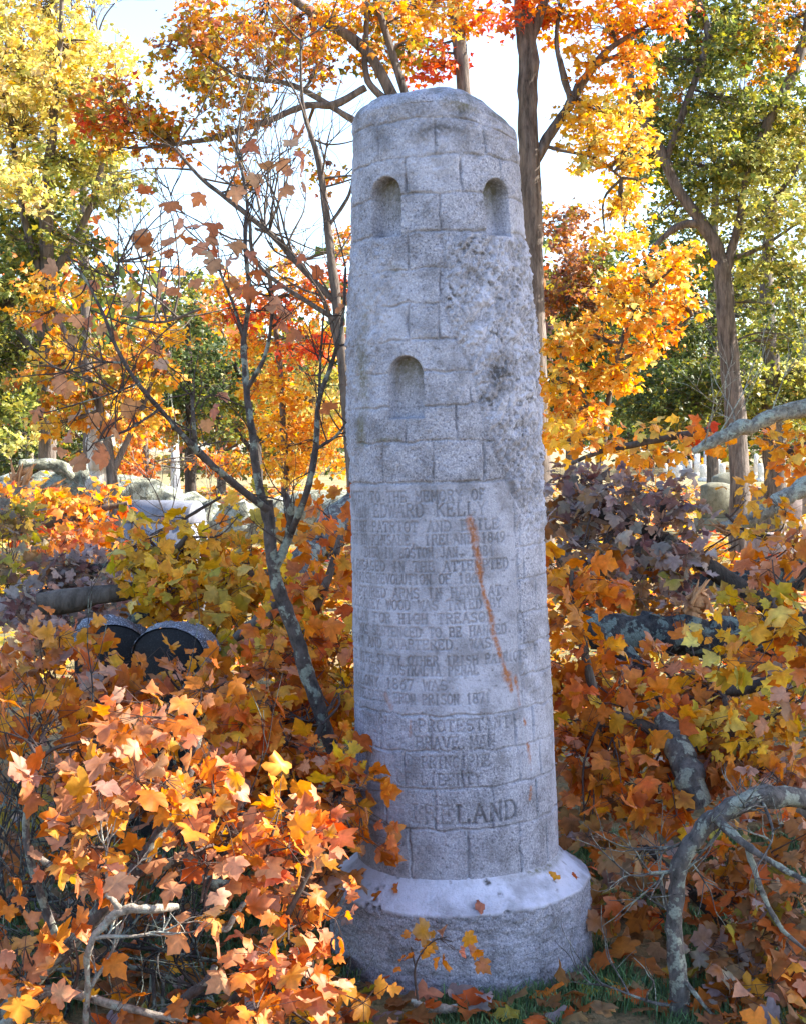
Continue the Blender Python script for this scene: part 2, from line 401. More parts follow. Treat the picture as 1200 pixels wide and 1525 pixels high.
# stroke letters on a 4 x 6 grid (V-cut capitals)
def arc(cx, cy, rx, ry, a0, a1, n=8):
    return [(cx+rx*math.cos(math.radians(a0+(a1-a0)*k/n)), cy+ry*math.sin(math.radians(a0+(a1-a0)*k/n))) for k in range(n+1)]
GL = {
 'A': [[(0, 0), (2, 6), (4, 0)], [(.8, 2.1), (3.2, 2.1)], [(-.4, 0), (.5, 0)], [(3.5, 0), (4.4, 0)]],
 'B': [[(0.4, 0), (.4, 6), (2.2, 6)]+arc(2.2, 4.6, 1.4, 1.4, 90, -90)+[(.4, 3.2)], arc(2.4, 1.6, 1.6, 1.6, 90, -90)+[(0, 0)], [(0, 6), (.5, 6)]],
 'C': [arc(2.2, 3, 2, 3, 50, 310, 12)], 'D': [[(.4, 0), (.4, 6), (1.8, 6)]+arc(1.8, 3, 2.2, 3, 90, -90, 12)+[(0, 0)], [(0, 6), (.5, 6)]],
 'E': [[(3.8, 1), (3.8, 0), (0, 0)], [(.5, 0), (.5, 6)], [(0, 6), (3.6, 6), (3.6, 5)], [(.5, 3.1), (2.6, 3.1)], [(2.6, 2.5), (2.6, 3.7)]],
 'F': [[(0, 0), (1.2, 0)], [(.5, 0), (.5, 6)], [(0, 6), (3.7, 6), (3.7, 5)], [(.5, 3.1), (2.6, 3.1)]],
 'G': [arc(2.2, 3, 2, 3, 50, 330, 12)+[(4, 2.6), (2.6, 2.6)]], 'H': [[(.5, 0), (.5, 6)], [(3.6, 0), (3.6, 6)], [(.5, 3.1), (3.6, 3.1)], [(0, 0), (1, 0)], [(0, 6), (1, 6)], [(3.1, 0), (4.1, 0)], [(3.1, 6), (4.1, 6)]],
 'I': [[(2, 0), (2, 6)], [(1.3, 0), (2.7, 0)], [(1.3, 6), (2.7, 6)]], 'J': [[(2.8, 6), (2.8, 1.4)]+arc(1.6, 1.4, 1.2, 1.4, 0, -150, 6), [(2.1, 6), (3.5, 6)]],
 'K': [[(.5, 0), (.5, 6)], [(0, 0), (1, 0)], [(0, 6), (1, 6)], [(3.7, 6), (.5, 2.6)], [(1.6, 3.8), (4, 0)]],
 'L': [[(0, 6), (1.1, 6)], [(.5, 6), (.5, 0)], [(0, 0), (3.7, 0), (3.7, 1.1)]],
 'M': [[(.2, 0), (.4, 6), (2.1, 1.2), (3.8, 6), (4, 0)], [(-.3, 0), (.7, 0)], [(3.5, 0), (4.5, 0)]],
 'N': [[(.5, 0), (.5, 6), (3.6, 0), (3.6, 6)], [(0, 0), (1, 0)], [(3.1, 6), (4.1, 6)]],
 'O': [arc(2.1, 3, 2, 3, 0, 360, 16)], 'P': [[(.5, 0), (.5, 6), (2.2, 6)]+arc(2.2, 4.5, 1.5, 1.5, 90, -90)+[(.5, 3)], [(0, 0), (1.1, 0)]],
 'Q': [arc(2.1, 3, 2, 3, 0, 360, 16), [(2.4, 1.4), (4.2, -.4)]], 'R': [[(.5, 0), (.5, 6), (2.2, 6)]+arc(2.2, 4.6, 1.5, 1.4, 90, -90)+[(.5, 3.2)], [(2, 3.2), (4, 0)], [(0, 0), (1.1, 0)]],
 'S': [arc(2.1, 4.5, 1.6, 1.5, 30, 270, 9)+arc(2.1, 1.5, 1.7, 1.5, 90, -150, 9)], 'T': [[(0, 5), (0, 6), (4, 6), (4, 5)], [(2, 0), (2, 6)], [(1.3, 0), (2.7, 0)]],
 'U': [[(.5, 6), (.5, 1.8)]+arc(2.1, 1.8, 1.6, 1.8, 180, 360, 9)+[(3.7, 6)]], 'V': [[(.1, 6), (2.1, 0), (4, 6)], [(-.3, 6), (.7, 6)], [(3.4, 6), (4.4, 6)]],
 'W': [[(-.1, 6), (1, 0), (2.1, 5), (3.2, 0), (4.3, 6)]], 'X': [[(.2, 0), (3.9, 6)], [(.2, 6), (3.9, 0)]], 'Y': [[(.1, 6), (2, 3), (4, 6)], [(2, 3), (2, 0)], [(1.4, 0), (2.7, 0)]],
 'Z': [[(.3, 6), (3.8, 6), (.2, 0), (3.9, 0)]], '1': [[(1.2, 5), (2, 6), (2, 0)], [(1.3, 0), (2.7, 0)]], '3': [arc(2, 4.5, 1.6, 1.5, 150, -90, 9)+arc(2, 1.5, 1.8, 1.5, 90, -150, 9)],
 '4': [[(3, 0), (3, 6), (.1, 1.8), (4, 1.8)]], '6': [arc(2.1, 1.9, 1.8, 1.9, 0, 360, 14), [(3.4, 5.9), (1.6, 4.6), (.35, 2.2)]], '7': [[(.2, 5), (.2, 6), (3.9, 6), (1.6, 0)]],
 '8': [arc(2.1, 4.5, 1.5, 1.5, 0, 360, 12), arc(2.1, 1.6, 1.8, 1.6, 0, 360, 12)], '9': [arc(2.1, 4.1, 1.8, 1.9, 0, 360, 14), [(3.9, 4), (3.2, 1.6), (1, 0)]],
 '.': [[(1.8, 0), (2.0, .3)]], ',': [[(1.9, .5), (1.5, -.9)]],
}
# (full line, index of first anchor char, x px of it, index of last char, x px of its right edge, y px of the middle, letter height m)
LINES = [
 ('ERECTED TO THE MEMORY OF', 11, 576, 23, 722, 739, .030), ('JOHN EDWARD KELLY', 5, 556, 16, 722, 760, .038),
 ('IRISH PATRIOT AND EXILE', 14, 636, 22, 741, 783, .029), ('BORN IN KINSALE, IRELAND 1849', 17, 632, 28, 751, 803, .028),
 ('DIED IN BOSTON JAN. 1884', 15, 655, 23, 733, 822, .028), ('HE ENGAGED IN THE ATTEMPTED', 18, 660, 26, 756, 842, .028),
 ('IRISH REVOLUTION OF 1867', 17, 653, 23, 718, 862, .028), ('CAPTURED ARMS IN HAND AT', 17, 671, 23, 745, 882, .028),
 ('KILCLOONEY WOOD WAS TRIED BY', 16, 622, 27, 746, 901, .028), ('ENGLISH LAW FOR HIGH TREASON', 21, 651, 27, 733, 921, .028),
 ('WAS SENTENCED TO BE HANGED', 14, 638, 25, 753, 941, .028), ('DRAWN AND QUARTERED. WAS', 10, 578, 23, 730, 961, .028),
 ('TRANSPORTED WITH SIXTY OTHER IRISH PATRIOTS', 35, 722, 42, 784, 979, .026), ('TO WEST AUSTRALIA PENAL', 8, 580, 22, 712, 1000, .028),
 ('COLONY 1867 WAS', 0, 531, 14, 665, 1020, .029), ('RELEASED FROM PRISON 1871.', 14, 628, 25, 738, 1042, .029),
 ('ALTHOUGH A PROTESTANT', 11, 622, 20, 758, 1081, .033), ('TRUE A BRAVE MAN', 7, 619, 15, 736, 1107, .033),
 ('PARTY AND PRINCIPLE', 10, 627, 18, 729, 1136, .033), ('LOVER OF LIBERTY', 9, 626, 15, 716, 1162, .033),
 ('IRELAND', 1, 631, 6, 768, 1213, .052),
]
def build_shaft():
    rng = np.random.default_rng(3)
    ds = .0026
    tf = np.arange(-1.72, 1.72, ds/.30); tb = np.linspace(1.72, 2*math.pi-1.72, 70, endpoint=False)
    th = np.concatenate([tf, tb]); nt_ = len(th)
    z0, z1 = .30, 2.575
    zz = np.arange(z0, z1, ds); T, Z = np.meshgrid(th, zz); T2 = np.where(T > math.pi, T-2*math.pi, T)
    R = Rz(Z); p = np.stack([R*np.sin(T), -R*np.cos(T), Z], -1)
    disp = np.zeros_like(T); dirt_shade = np.zeros_like(T); moss = np.zeros_like(T); rust = np.zeros_like(T)
    # pixel-space guides converted to z
    jz = [Zof(680, y) for y in (174, 230, 287, 342, 399, 450, 504, 552, 602, 657, 717)]
    panel_top = jz[-1]; jl = [Zof(690, y) for y in (1065, 1120, 1175, 1236)]
    side = [Zof(790, y) for y in (765, 812, 860, 910, 957, 1003)]
    wob = fbm(p, .05, 4, 11)*.010
    # masks
    edge_pts = [(655, 345), (662, 400), (660, 455), (672, 500), (700, 552), (712, 600), (728, 655), (752, 715), (776, 760), (786, 820), (792, 880), (796, 960), (800, 1050)]
    ez = np.array([to_surf(*q)[1] for q in edge_pts])[::-1]; et = np.array([to_surf(*q)[0] for q in edge_pts])[::-1]
    bound = np.interp(Z, ez, et)+fbm(p, .06, 3, 21)*.05
    zr_lo, zr_hi = Zof(700, 775), Zof(700, 348)
    rough_r = sstep(0, .05, T2-bound)*sstep(zr_lo-.12, zr_lo+.02, Z)*(1-sstep(zr_hi-.02, zr_hi+.01, Z))
    lb = np.interp(Z, [Zof(600, 720), Zof(600, 600), Zof(600, 500), Zof(600, 345)], [-1.15, -.95, -.62, -.45])+fbm(p, .06, 3, 31)*.06
    rough_l = sstep(0, .06, lb-T2)*sstep(Zof(600, 722), Zof(600, 712), Z)*(1-sstep(zr_hi-.02, zr_hi+.01, Z))*.6
    backm = sstep(1.35, 1.6, np.abs(T2)); rough = np.clip(rough_r+rough_l, 0, 1)
    # joints
    rows = []
    def hjoint(zc, mask, w=.0032, dep=.0062):
        d = np.abs(Z-zc-wob); g = np.exp(-(d/w)**2)*mask; return g, dep
    inscription = sstep(-.02, .02, (Tof(768, 900)+.02-T2))*sstep(-1.5, -1.45, T2)      # panel spans from far left to here
    G = np.zeros_like(T)
    for z in jz[:4]: G = np.maximum(G, hjoint(z, np.ones_like(T))[0])
    for z in jz[4:-1]: G = np.maximum(G, hjoint(z, (1-rough)*.9)[0])
    G = np.maximum(G, hjoint(jz[-1], 1-rough_r)[0]*1.1)
    for z in side: G = np.maximum(G, hjoint(z, (1-inscription)*(1-rough_r*.7))[0]*.8)
    for z in jl: G = np.maximum(G, hjoint(z, np.ones_like(T))[0])
    # vertical joints per course
    lv = sorted(jl+jz+[Zof(690, 1303)]); allz = sorted(set(jl+jz))
    def vj(zlo, zhi, ts, mask=1.0, w=.011, k=1.0):
        nonlocal G
        m = sstep(zlo-.002, zlo+.002, Z)*(1-sstep(zhi-.002, zhi+.002, Z))
        for t in ts: G = np.maximum(G, np.exp(-((T2-t-wob*3)/w)**2)*m*mask*k)
    PX = lambda y, xs: [Tof(x, y) for x in xs]
    top = 2.62
    vj(jz[0], top, [], 1)
    vj(jz[1], jz[0], PX(205, (563, 647, 720, 764)))
    vj(jz[2], jz[1], PX(258, (604, 686, 744)), 1, .014, 1.3)
    vj(jz[3], jz[2], PX(315, (656,)), 1)
    vj(jz[4], jz[3], PX(370, (608,)), 1-rough); vj(jz[5], jz[4], PX(425, (655,)), 1-rough*.6)
    vj(jz[6], jz[5], PX(478, (608, 653)), 1-rough*.6); vj(jz[8], jz[7], PX(575, (700,)), 1-rough)
    vj(jz[9], jz[8], PX(630, (603, 680)), 1-rough); vj(jz[10], jz[9], PX(687, (569, 644, 721)), 1-rough)
    vj(jl[0], jz[10], [Tof(770, 900)+.01], 1-rough_r, .010, .6)
    for k in range(len(side)-1): vj(side[k+1], side[k], PX((765+48*k+24), (770+ (0 if k % 2 else 3), 797-(k % 2)*18)), 1-rough_r*.6, .010, .7)
    vj(jl[1], jl[0], PX(1092, (567, 640, 727, 767, 794))); vj(jl[2], jl[1], PX(1147, (547, 602, 687, 773, 805)))
    vj(jl[3], jl[2], PX(1205, (575, 648, 733, 800))); vj(z0, jl[3], PX(1268, (610, 697, 775, 815)))
    # back courses
    for k, z in enumerate(np.arange(.4, 2.55, .115)):
        G = np.maximum(G, np.exp(-((Z-z)/.004)**2)*backm)
        vj(z, z+.115, [s*(2.0+.7*q+(k % 2)*.35) for s in (-1, 1) for q in range(2)], 1, .02)
    jn = np.clip(.95+1.3*fbm(p, .035, 3, 77), .15, 1.7); disp -= .0062*G*jn; dirt_shade = np.maximum(dirt_shade, G*.40*np.clip(.7+1.2*fbm(p, .04, 3, 5), 0, 1.3))
    # niches
    nich = [((553, 596), 263, 352, .05), ((722, 757), 266, 350, .05), ((578, 630), 530, 623, .042)]
    nm = np.zeros_like(T)
    for (xa, xb), ya, yb, dep in nich:
        ta, tb_ = Tof(xa, (ya+yb)/2), Tof(xb, (ya+yb)/2); zt, zb = Zof((xa+xb)/2, ya), Zof((xa+xb)/2, yb)
        tc = (ta+tb_)/2; Rn = float(Rz((zt+zb)/2)); hw = (tb_-ta)/2*Rn
        x = (T2-tc)*R; cy = zt-hw
        d = np.where(Z > cy, np.hypot(x, Z-cy)-hw, np.abs(x)-hw); d = np.maximum(d, zb-Z)
        m = 1-sstep(-.0035, .0015, d)
        floor_ = dep*(1-.0*m)
        disp = disp*(1-m)-m*floor_; nm = np.maximum(nm, m); G *= (1-m)
        dirt_shade = np.maximum(dirt_shade, m*.85*sstep(cy-.02, zt, Z+.03*fbm(p, .02, 2, 3))); moss = np.maximum(moss, m*.5*sstep(zb, zt, Z))  # niches darken upward: the deeper shadow at their top is painted into the colour
    out = 1-nm
    # surface: rock-faced blocks, rough zones, dressed panel
    fine = fbm(p, .012, 3, 41); med = fbm(p, .05, 3, 43); big = fbm(p, .22, 3, 44)
    ridge = 1-np.abs(fbm(p*np.array([1, 1, 1]), .030, 4, 51))*2.4; ridge2 = np.abs(fbm(p*np.array([1.25, 1.25, .8])+.012*np.stack([fbm(p, .03, 2, 58), 0*T, fbm(p, .03, 2, 59)], -1), .040, 5, 57, .62))
    smooth_panel = sstep(jl[0]-.0, jl[0]+.01, Z)*(1-sstep(panel_top-.01, panel_top, Z))*inscription
    lowp = (1-sstep(jl[0]-.01, jl[0], Z))
    rk = (1-smooth_panel*.75)*(1-lowp*.45)
    disp += (.0034*med+.0022*fine)*rk*(1-.7*nm)+big*.003
    disp += rough_r*(.002+.019*ridge2+.007*med+.007*fbm(p, .013, 3, 61))
    disp += rough_l*(.004+.009*med+.005*fine)
    pit = np.clip(fbm(p, .011, 3, 71)-.12, 0, 1)*rough_r*np.clip(.6+1.4*fbm(p, .09, 2, 73), .1, 1.4); disp -= pit*.016
    dirt_shade = np.maximum(dirt_shade, np.clip(pit*3.4, 0, .8)); dirt_shade = np.maximum(dirt_shade, rough_r*np.clip(.6-ridge2*5.5, 0, .6))
    disp -= np.exp(-((T2-bound)/.03)**2)*sstep(zr_lo-.02, zr_lo+.05, Z)*(1-sstep(zr_hi-.02, zr_hi, Z))*.006
    topz = sstep(2.40, 2.56, Z); dirt_shade = np.maximum(dirt_shade, topz*np.clip(.3+.9*fbm(p, .07, 4, 83), 0, .75)); dirt_shade = np.maximum(dirt_shade, np.clip(fbm(p, .009, 2, 85)-.25, 0, 1)*1.3); disp += topz*(.005*med+.006*big)
    # stains: dark lichen patch, mossy left flank, top weathering
    def blob(px, py, rx, rz, soft=.7):
        t, z = to_surf(px, py); return np.clip(1.25-np.hypot((T2-t)*R/rx, (Z-z)/rz)-.9*np.abs(fbm(p, .04, 3, 81)), 0, 1)*soft
    for b_ in ((740, 560, .055, .075, 1.1), (690, 165, .06, .03, .9), (655, 190, .12, .035, .8), (620, 200, .06, .03, .6), (660, 395, .04, .03, .5),
               (650, 970, .012, .02, .8), (685, 895, .03, .015, .6), (670, 835, .02, .03, .35), (590, 975, .02, .02, .35), (595, 885, .01, .09, .3), (697, 1150, .006, .035, .8), (607, 1150, .006, .03, .6)):
        dirt_shade = np.maximum(dirt_shade, blob(*b_))
    for b_ in ((540, 560, .04, .16, .7), (538, 640, .03, .08, .9), (545, 470, .03, .08, .5), (575, 655, .06, .008, .9), (520, 690, .03, .05, .8), (590, 400, .03, .03, .4), (690, 150, .05, .03, .7), (770, 360, .02, .1, .3)):
        moss = np.maximum(moss, blob(*b_))
    streak = np.clip(fbm(p*np.array([1, 1, .12]), .02, 3, 91)-.15, 0, 1)*lowp*.5; dirt_shade = np.maximum(dirt_shade, streak)
    # rust streak
    rp = [(700, 776, 7), (703, 790, 8), (707, 806, 6), (711, 830, 5), (713, 848, 7), (716, 868, 5), (722, 890, 5), (730, 915, 4), (734, 942, 5), (742, 968, 3.5), (747, 985, 7), (755, 1005, 8), (762, 1028, 4)]
    def streakpath(rp, amp):
        r = np.zeros_like(T)
        for (x0, y0, w0), (x1, y1, w1) in zip(rp[:-1], rp[1:]):
            a = np.array(to_surf(x0, y0)); b = np.array(to_surf(x1, y1)); Rm = .30
            ax, az = a[0]*Rm, a[1]; bx, bz = b[0]*Rm, b[1]; X = T2*Rm
            tt = np.clip(((X-ax)*(bx-ax)+(Z-az)*(bz-az))/((bx-ax)**2+(bz-az)**2), 0, 1)
            dd = np.hypot(X-(ax+tt*(bx-ax)), Z-(az+tt*(bz-az))); w = (w0+(w1-w0)*tt)*TD/F*.85*np.clip(1+.9*fbm(p, .03, 3, 97), .4, 1.6)
            r = np.maximum(r, np.clip(1.35-dd/w, 0, 1))
        return r*np.clip(amp+.02+1.2*fbm(p, .025, 4, 95), 0, 1)
    rust = np.maximum(rust, streakpath(rp, .95))
    for q in ([(767, 1008, 4), (771, 1030, 5), (773, 1048, 3)], [(780, 1070, 3), (781, 1078, 3)], [(786, 1108, 3), (788, 1130, 4.5), (790, 1146, 3)], [(790, 1172, 3), (789, 1190, 3)], [(573, 1035, 4), (582, 1052, 5)], [(611, 1075, 3), (610, 1095, 3)]):
        rust = np.maximum(rust, streakpath(q, .55))
    # engraved letters
    zi = lambda z: int((z-z0)/ds)
    eng = np.zeros_like(T)
    for txt, i0, xa, i1, xb, y, h in LINES:
        ta, zc = to_surf(xa, y); tb_, _ = to_surf(xb, y); zc = Zof((xa+xb)/2, y)
        Rm = float(Rz(zc)); pitch = (tb_-ta)*Rm/(i1-i0+.78); x00 = ta*Rm-i0*pitch; cw = pitch*.74/4; ch = h/6
        rlo, rhi = max(0, zi(zc-h)), zi(zc+h)
        for k, chh in enumerate(txt):
            if chh not in GL: continue
            x0 = x00+k*pitch
            if (x0+pitch)/Rm < -1.6: continue
            cs = np.where((th[:len(tf)]*Rm > x0-.006) & (th[:len(tf)]*Rm < x0+pitch+.006))[0]
            if len(cs) == 0: continue
            sl_ = (slice(rlo, rhi), slice(cs[0], cs[-1]+1)); X = T2[sl_]*Rm; Y = Z[sl_]-(zc-h/2); best = np.full(X.shape, 9.)
            for st in GL[chh]:
                for (ax, ay), (bx, by) in zip(st[:-1], st[1:]):
                    ax, bx, ay, by = x0+ax*cw, x0+bx*cw, ay*ch, by*ch; L2 = (bx-ax)**2+(by-ay)**2+1e-12
                    tt = np.clip(((X-ax)*(bx-ax)+(Y-ay)*(by-ay))/L2, 0, 1); best = np.minimum(best, np.hypot(X-ax-tt*(bx-ax), Y-ay-tt*(by-ay)))
            w = .0031 if h < .04 else .0048
            wear = .75 if txt != 'IRELAND' else (1.25 if k > 2 else .6)
            if y > 1060 and h < .04: wear *= (.5 if k < i0 else 1)
            eng[sl_] = np.maximum(eng[sl_], np.clip(1.25-best/w, 0, 1)*wear)
    wearn = np.clip(.75+.5*fbm(p, .05, 3, 99), .3, 1.2)
    disp -= eng*wearn*.006; dirt_shade = np.maximum(dirt_shade, np.clip(eng, 0, 1)*np.clip(.80*wearn+.25*sstep(-.8, -1.3, T2), 0, 1))
    Rn = R+disp; v = np.stack([Rn*np.sin(T), -Rn*np.cos(T), Z], -1)
    # weathered crown of the shaft
    K = 60; rowsv = [v]; base_r = Rn[-1]; capd = []
    q = np.linspace(0, 1, K+1)[1:]
    a = q*math.pi/2; rr = np.cos(a)**.72; hh = np.sin(a)**1.15*.07
    capv = np.zeros((K, nt_, 3)); 
    for k in range(K):
        r = base_r*max(rr[k], .004); x = r*np.sin(th); yy = -r*np.cos(th)
        z = zz[-1]+hh[k]+0*x; z = z-.055*sstep(.04, .24, x)-.018*sstep(-.1, -.24, x)*1.0*0
        pp = np.stack([x, yy, z], -1); z = z+fbm(pp, .08, 5, 13)*.026*np.sqrt(q[k])*(1-.3*q[k]); r2 = 1+fbm(pp, .06, 3, 17)*.05*min(1, 4*q[k])
        capv[k] = np.stack([x*r2, yy*r2, z], -1)
    V = np.concatenate([v, capv], 0); rows_n = V.shape[0]
    # the shoulder slopes down to the right: blend below the cap too
    s = sstep(2.45, 2.60, np.minimum(V[..., 2], 2.6)); 
    V[:len(zz), :, 2] -= .055*sstep(.04, .24, V[:len(zz), :, 0])*sstep(2.42, 2.60, Z)
    mb = MB(); i = np.arange(rows_n-1)[:, None]*nt_; j = np.arange(nt_)[None]; k2 = (j+1) % nt_
    f = np.stack([i+j, i+k2, i+nt_+k2, i+nt_+j], -1).reshape(-1, 4)
    mb.add(V.reshape(-1, 3), f)
    pad = lambda A, c: np.concatenate([A, c], 0).ravel()
    cz = np.clip(fbm(capv, .05, 3, 19)*1.2+.25, 0, .8)
    blk = np.clip(.5*fbm(p, .22, 2, 201)+.10+.35*sstep(.2, 1.3, T2)*(.5+.5*fbm(p, .1, 3, 203))+rough_r*.22, 0, .5)  # mottled stone tone, plus the right flank's brighter light put into the colour
    o = mb.build('shaft', M_GRAN, None, True, {'dress': pad(smooth_panel*.6, cz*0), 'tone': pad(blk, cz*0), 'dirt_shade': pad(np.clip(dirt_shade, 0, 1), cz), 'moss': pad(np.clip(moss, 0, 1), cz*.4), 'rust': pad(np.clip(rust, 0, 1), cz*0)})
    o.parent = root
    # plinth
    th2 = np.concatenate([np.arange(-1.75, 1.75, .0032/.39), np.linspace(1.75, 2*math.pi-1.75, 90, endpoint=False)])
    prof = [(0.05, .325)]+[(.05+.258*t, .325) for t in np.linspace(.5, 1, 6)]
    prof += [(.308+(.397-.308)*t, .325-(.325-.252)*t-.004*math.sin(t*3.14)) for t in np.linspace(.04, 1, 26)]
    prof += [(.397+.006*math.sin(t*1.57), .252-.005*t) for t in np.linspace(.2, 1, 4)]
    prof += [(.404+.003*t, .246-(.246+.08)*t) for t in np.linspace(.012, 1, 110)]
    prof = np.array(prof); r, z = prof[:, 0], prof[:, 1]; T, RR = np.meshgrid(th2, r); Z = np.repeat(z[:, None], len(th2), 1)
    p = np.stack([RR*np.sin(T), -RR*np.cos(T), Z], -1)
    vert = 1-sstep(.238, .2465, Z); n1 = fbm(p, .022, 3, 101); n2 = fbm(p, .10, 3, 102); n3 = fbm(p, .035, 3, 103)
    rad = RR+vert*(.006*n1+.004*n2+.005*fbm(p*np.array([1, 1, 2.2]), .03, 3, 107)); zz2 = Z+(1-vert)*(.0018*n1+.003*n2)*(Z > .2)
    chip = np.clip(n3-.35, 0, 1)*sstep(.23, .25, Z)*(1-sstep(.262, .275, Z)); rad -= chip*.03
    v = np.stack([rad*np.sin(T), -rad*np.cos(T), zz2], -1)
    di = np.clip(np.clip(n3-.38, 0, 1)*4*(1-vert)+np.clip(n1-.3, 0, 1)*1.2*vert+sstep(.10, -.02, Z)*.35, 0, .9)
    ms = np.clip(sstep(.33, .312, RR)*sstep(.30, .298, Z+.0)*0+np.exp(-((RR-.318)/.008)**2)*sstep(.1, .8, T)*(.6+.6*n1), 0, 1)*(T < 1.6)+sstep(.06, -.04, Z)*.4
    mb = MB(); nt2 = len(th2); i = np.arange(len(r)-1)[:, None]*nt2; j = np.arange(nt2)[None]; k2 = (j+1) % nt2
    mb.add(v.reshape(-1, 3), np.stack([i+k2, i+j, i+nt2+j, i+nt2+k2], -1).reshape(-1, 4))
    o = mb.build('plinth', M_GRAN, None, True, {'dirt_shade': di.ravel(), 'moss': np.clip(ms, 0, 1).ravel(), 'rust': di.ravel()*0, 'dress': di.ravel()*0, 'tone': ((1-vert)*np.clip(.95+.3*n1, .5, 1)).ravel()}); o.parent = root  # ledge tone: fresher stone, with sky brightness also put into the colour
build_shaft()

# ------------------------------------------------------------------ generic woody things
def px_path(pts):
    """[(px,py,d,r_px)] -> points, radii"""
    return [P(a[0], a[1], a[2]) for a in pts], [a[3]*a[2]/F for a in pts]

def closest(paths, c):
    best = None
    for p in paths:
        d = np.linalg.norm(p-c, axis=1); k = d.argmin()
        if best is None or d[k] < best[0]: best = (d[k], p[k])
    return best[1]

def leafy(name, label, cat, limbs, clumps, seed, bark=None, size=.085, detail=2, part_wood='limb', part_leaf='foliage', updn=.6, dens=2.4, dk=1.6, sk=.84,
          group=None, base=None, twig_r=.003, petiole=True, sides=8, connect=.005, hole=None, wood_rough=.16, per=9, bare=0):
    rng = np.random.default_rng(seed); bark = bark or M_BARK
    paths = []; mw = MB(); raw = []
    for l in limbs:
        pts, rad = px_path(l) if not isinstance(l, dict) else (l['p'], l['r'])
        raw.append((pts, rad)); 
        pp, _ = tube(mw, pts, rad, sides, wood_rough, rng); paths.append(pp)
    if base is None: base = paths[0][0]
    t = thing(name, label, cat, base, group)
    if clumps:
        mf = MB(); mt = MB()
        for cs in clumps:
            c = P(*cs[:3]); at = closest(paths, c)
            ln = np.linalg.norm(c-at)
            if ln > .05:
                mid = (at+c)/2+rng.normal(0, .08, 3)*ln
                tube(mt, [at, mid, c], [connect, connect*.8, connect*.5], 5, 0, rng, 4, False)
            clump(mf, mt, cs, rng, detail, size*sk, at, updn, dens*dk, petiole, twig_r, hole, per)
        merge(mf, mt).build(part_leaf, [M_LEAF, M_TWIG], t, smooth=False)
    if bare:
        for _ in range(bare):
            pp = paths[rng.integers(len(paths))]; k = rng.integers(len(pp)//3, len(pp)); s = pp[k]
            d = unit(rng.normal(0, 1, 3)+np.array([0, -.2, .4])); twig_tree(mw, s, d, rng.uniform(.15, .4), .004, 2, rng)
    mw.build(part_wood, bark, t)
    return t

def twig_tree(mb, s, d, L, r, depth, rng, up=.15, n=5, kids=3, spread=.55):
    pts = [s]; cur = np.array(s, float); dd = np.array(d, float); seg = 4
    for k in range(seg):
        dd = unit(dd+rng.normal(0, .16, 3)+np.array([0, 0, up*.4])); cur = cur+dd*L/seg; pts.append(cur.copy())
    rs = np.linspace(r, r*.45, seg+1); tube(mb, pts, rs, n if depth > 1 else 4, 0, rng, 2, False)
    if depth <= 0: return
    for k in range(kids):
        q = rng.integers(1, seg+1); nd = unit(dd+rng.normal(0, spread, 3)+np.array([0, 0, up]))
        twig_tree(mb, pts[q], nd, L*rng.uniform(.5, .8), r*.55, depth-1, rng, up, n, kids, spread)
    twig_tree(mb, pts[-1], dd, L*.7, r*.45, depth-1, rng, up, n, kids, spread)

# ------------------------------------------------------------------ fallen boughs in front and around
FB = 'fallen maple boughs'
leafy('fallen_bough', 'bright orange maple bough lying in front on the left, partly sunlit', 'branch',
  [[(-40, 1560, 3.5, 16), (90, 1420, 3.5, 13), (200, 1300, 3.5, 11), (270, 1180, 3.55, 8), (300, 1090, 3.6, 5)], [(200, 1300, 3.5, 8), (330, 1270, 3.4, 6), (430, 1300, 3.35, 4)],
   [(90, 1420, 3.5, 8), (40, 1250, 3.5, 6), (60, 1130, 3.5, 4)]],
  [(60, 1080, 3.7, 80, 55, .2, 'ember'), (60, 1160, 3.5, 60, 45, .15, 'pinky', .8), (150, 1100, 3.5, 70, 45, .18, 'fire'), (270, 1060, 3.5, 80, 45, .2, 'fire'), (220, 1160, 3.4, 80, 60, .2, 'fire'),
   (330, 1190, 3.4, 80, 60, .2, 'fire'), (130, 1260, 3.3, 60, 45, .15, 'fire'), (290, 1270, 3.3, 70, 35, .15, 'fire', .8), (160, 1320, 3.3, 60, 40, .15, 'fire', .7), (410, 1230, 3.35, 50, 60, .15, 'ember'),
   (20, 1340, 3.4, 40, 60, .15, 'fire', .6), (300, 1345, 3.3, 50, 40, .12, 'fire', .6)], 11, M_LICH, .070, 2, dens=1.8, group=FB, connect=.006, updn=.35)
leafy('fallen_bough', 'sunlit orange maple spray against the left side of the granite plinth', 'branch',
  [[(300, 1560, 3.7, 9), (380, 1450, 3.6, 7), (430, 1360, 3.5, 5), (470, 1280, 3.5, 4)]],
  [(440, 1300, 3.45, 50, 50, .15, 'fire'), (430, 1240, 3.5, 35, 55, .12, 'fire', .8), (484, 1350, 3.5, 34, 55, .10, 'fire'), (430, 1400, 3.4, 60, 40, .15, 'fire'), (462, 1440, 3.45, 48, 50, .12, 'ember'),
   (400, 1480, 3.35, 70, 45, .15, 'fire'), (500, 1500, 3.5, 50, 30, .12, 'ember'), (470, 1530, 3.4, 60, 25, .12, 'fire')], 12, M_BARK, .068, 2, dens=1.8, group=FB, updn=.35)
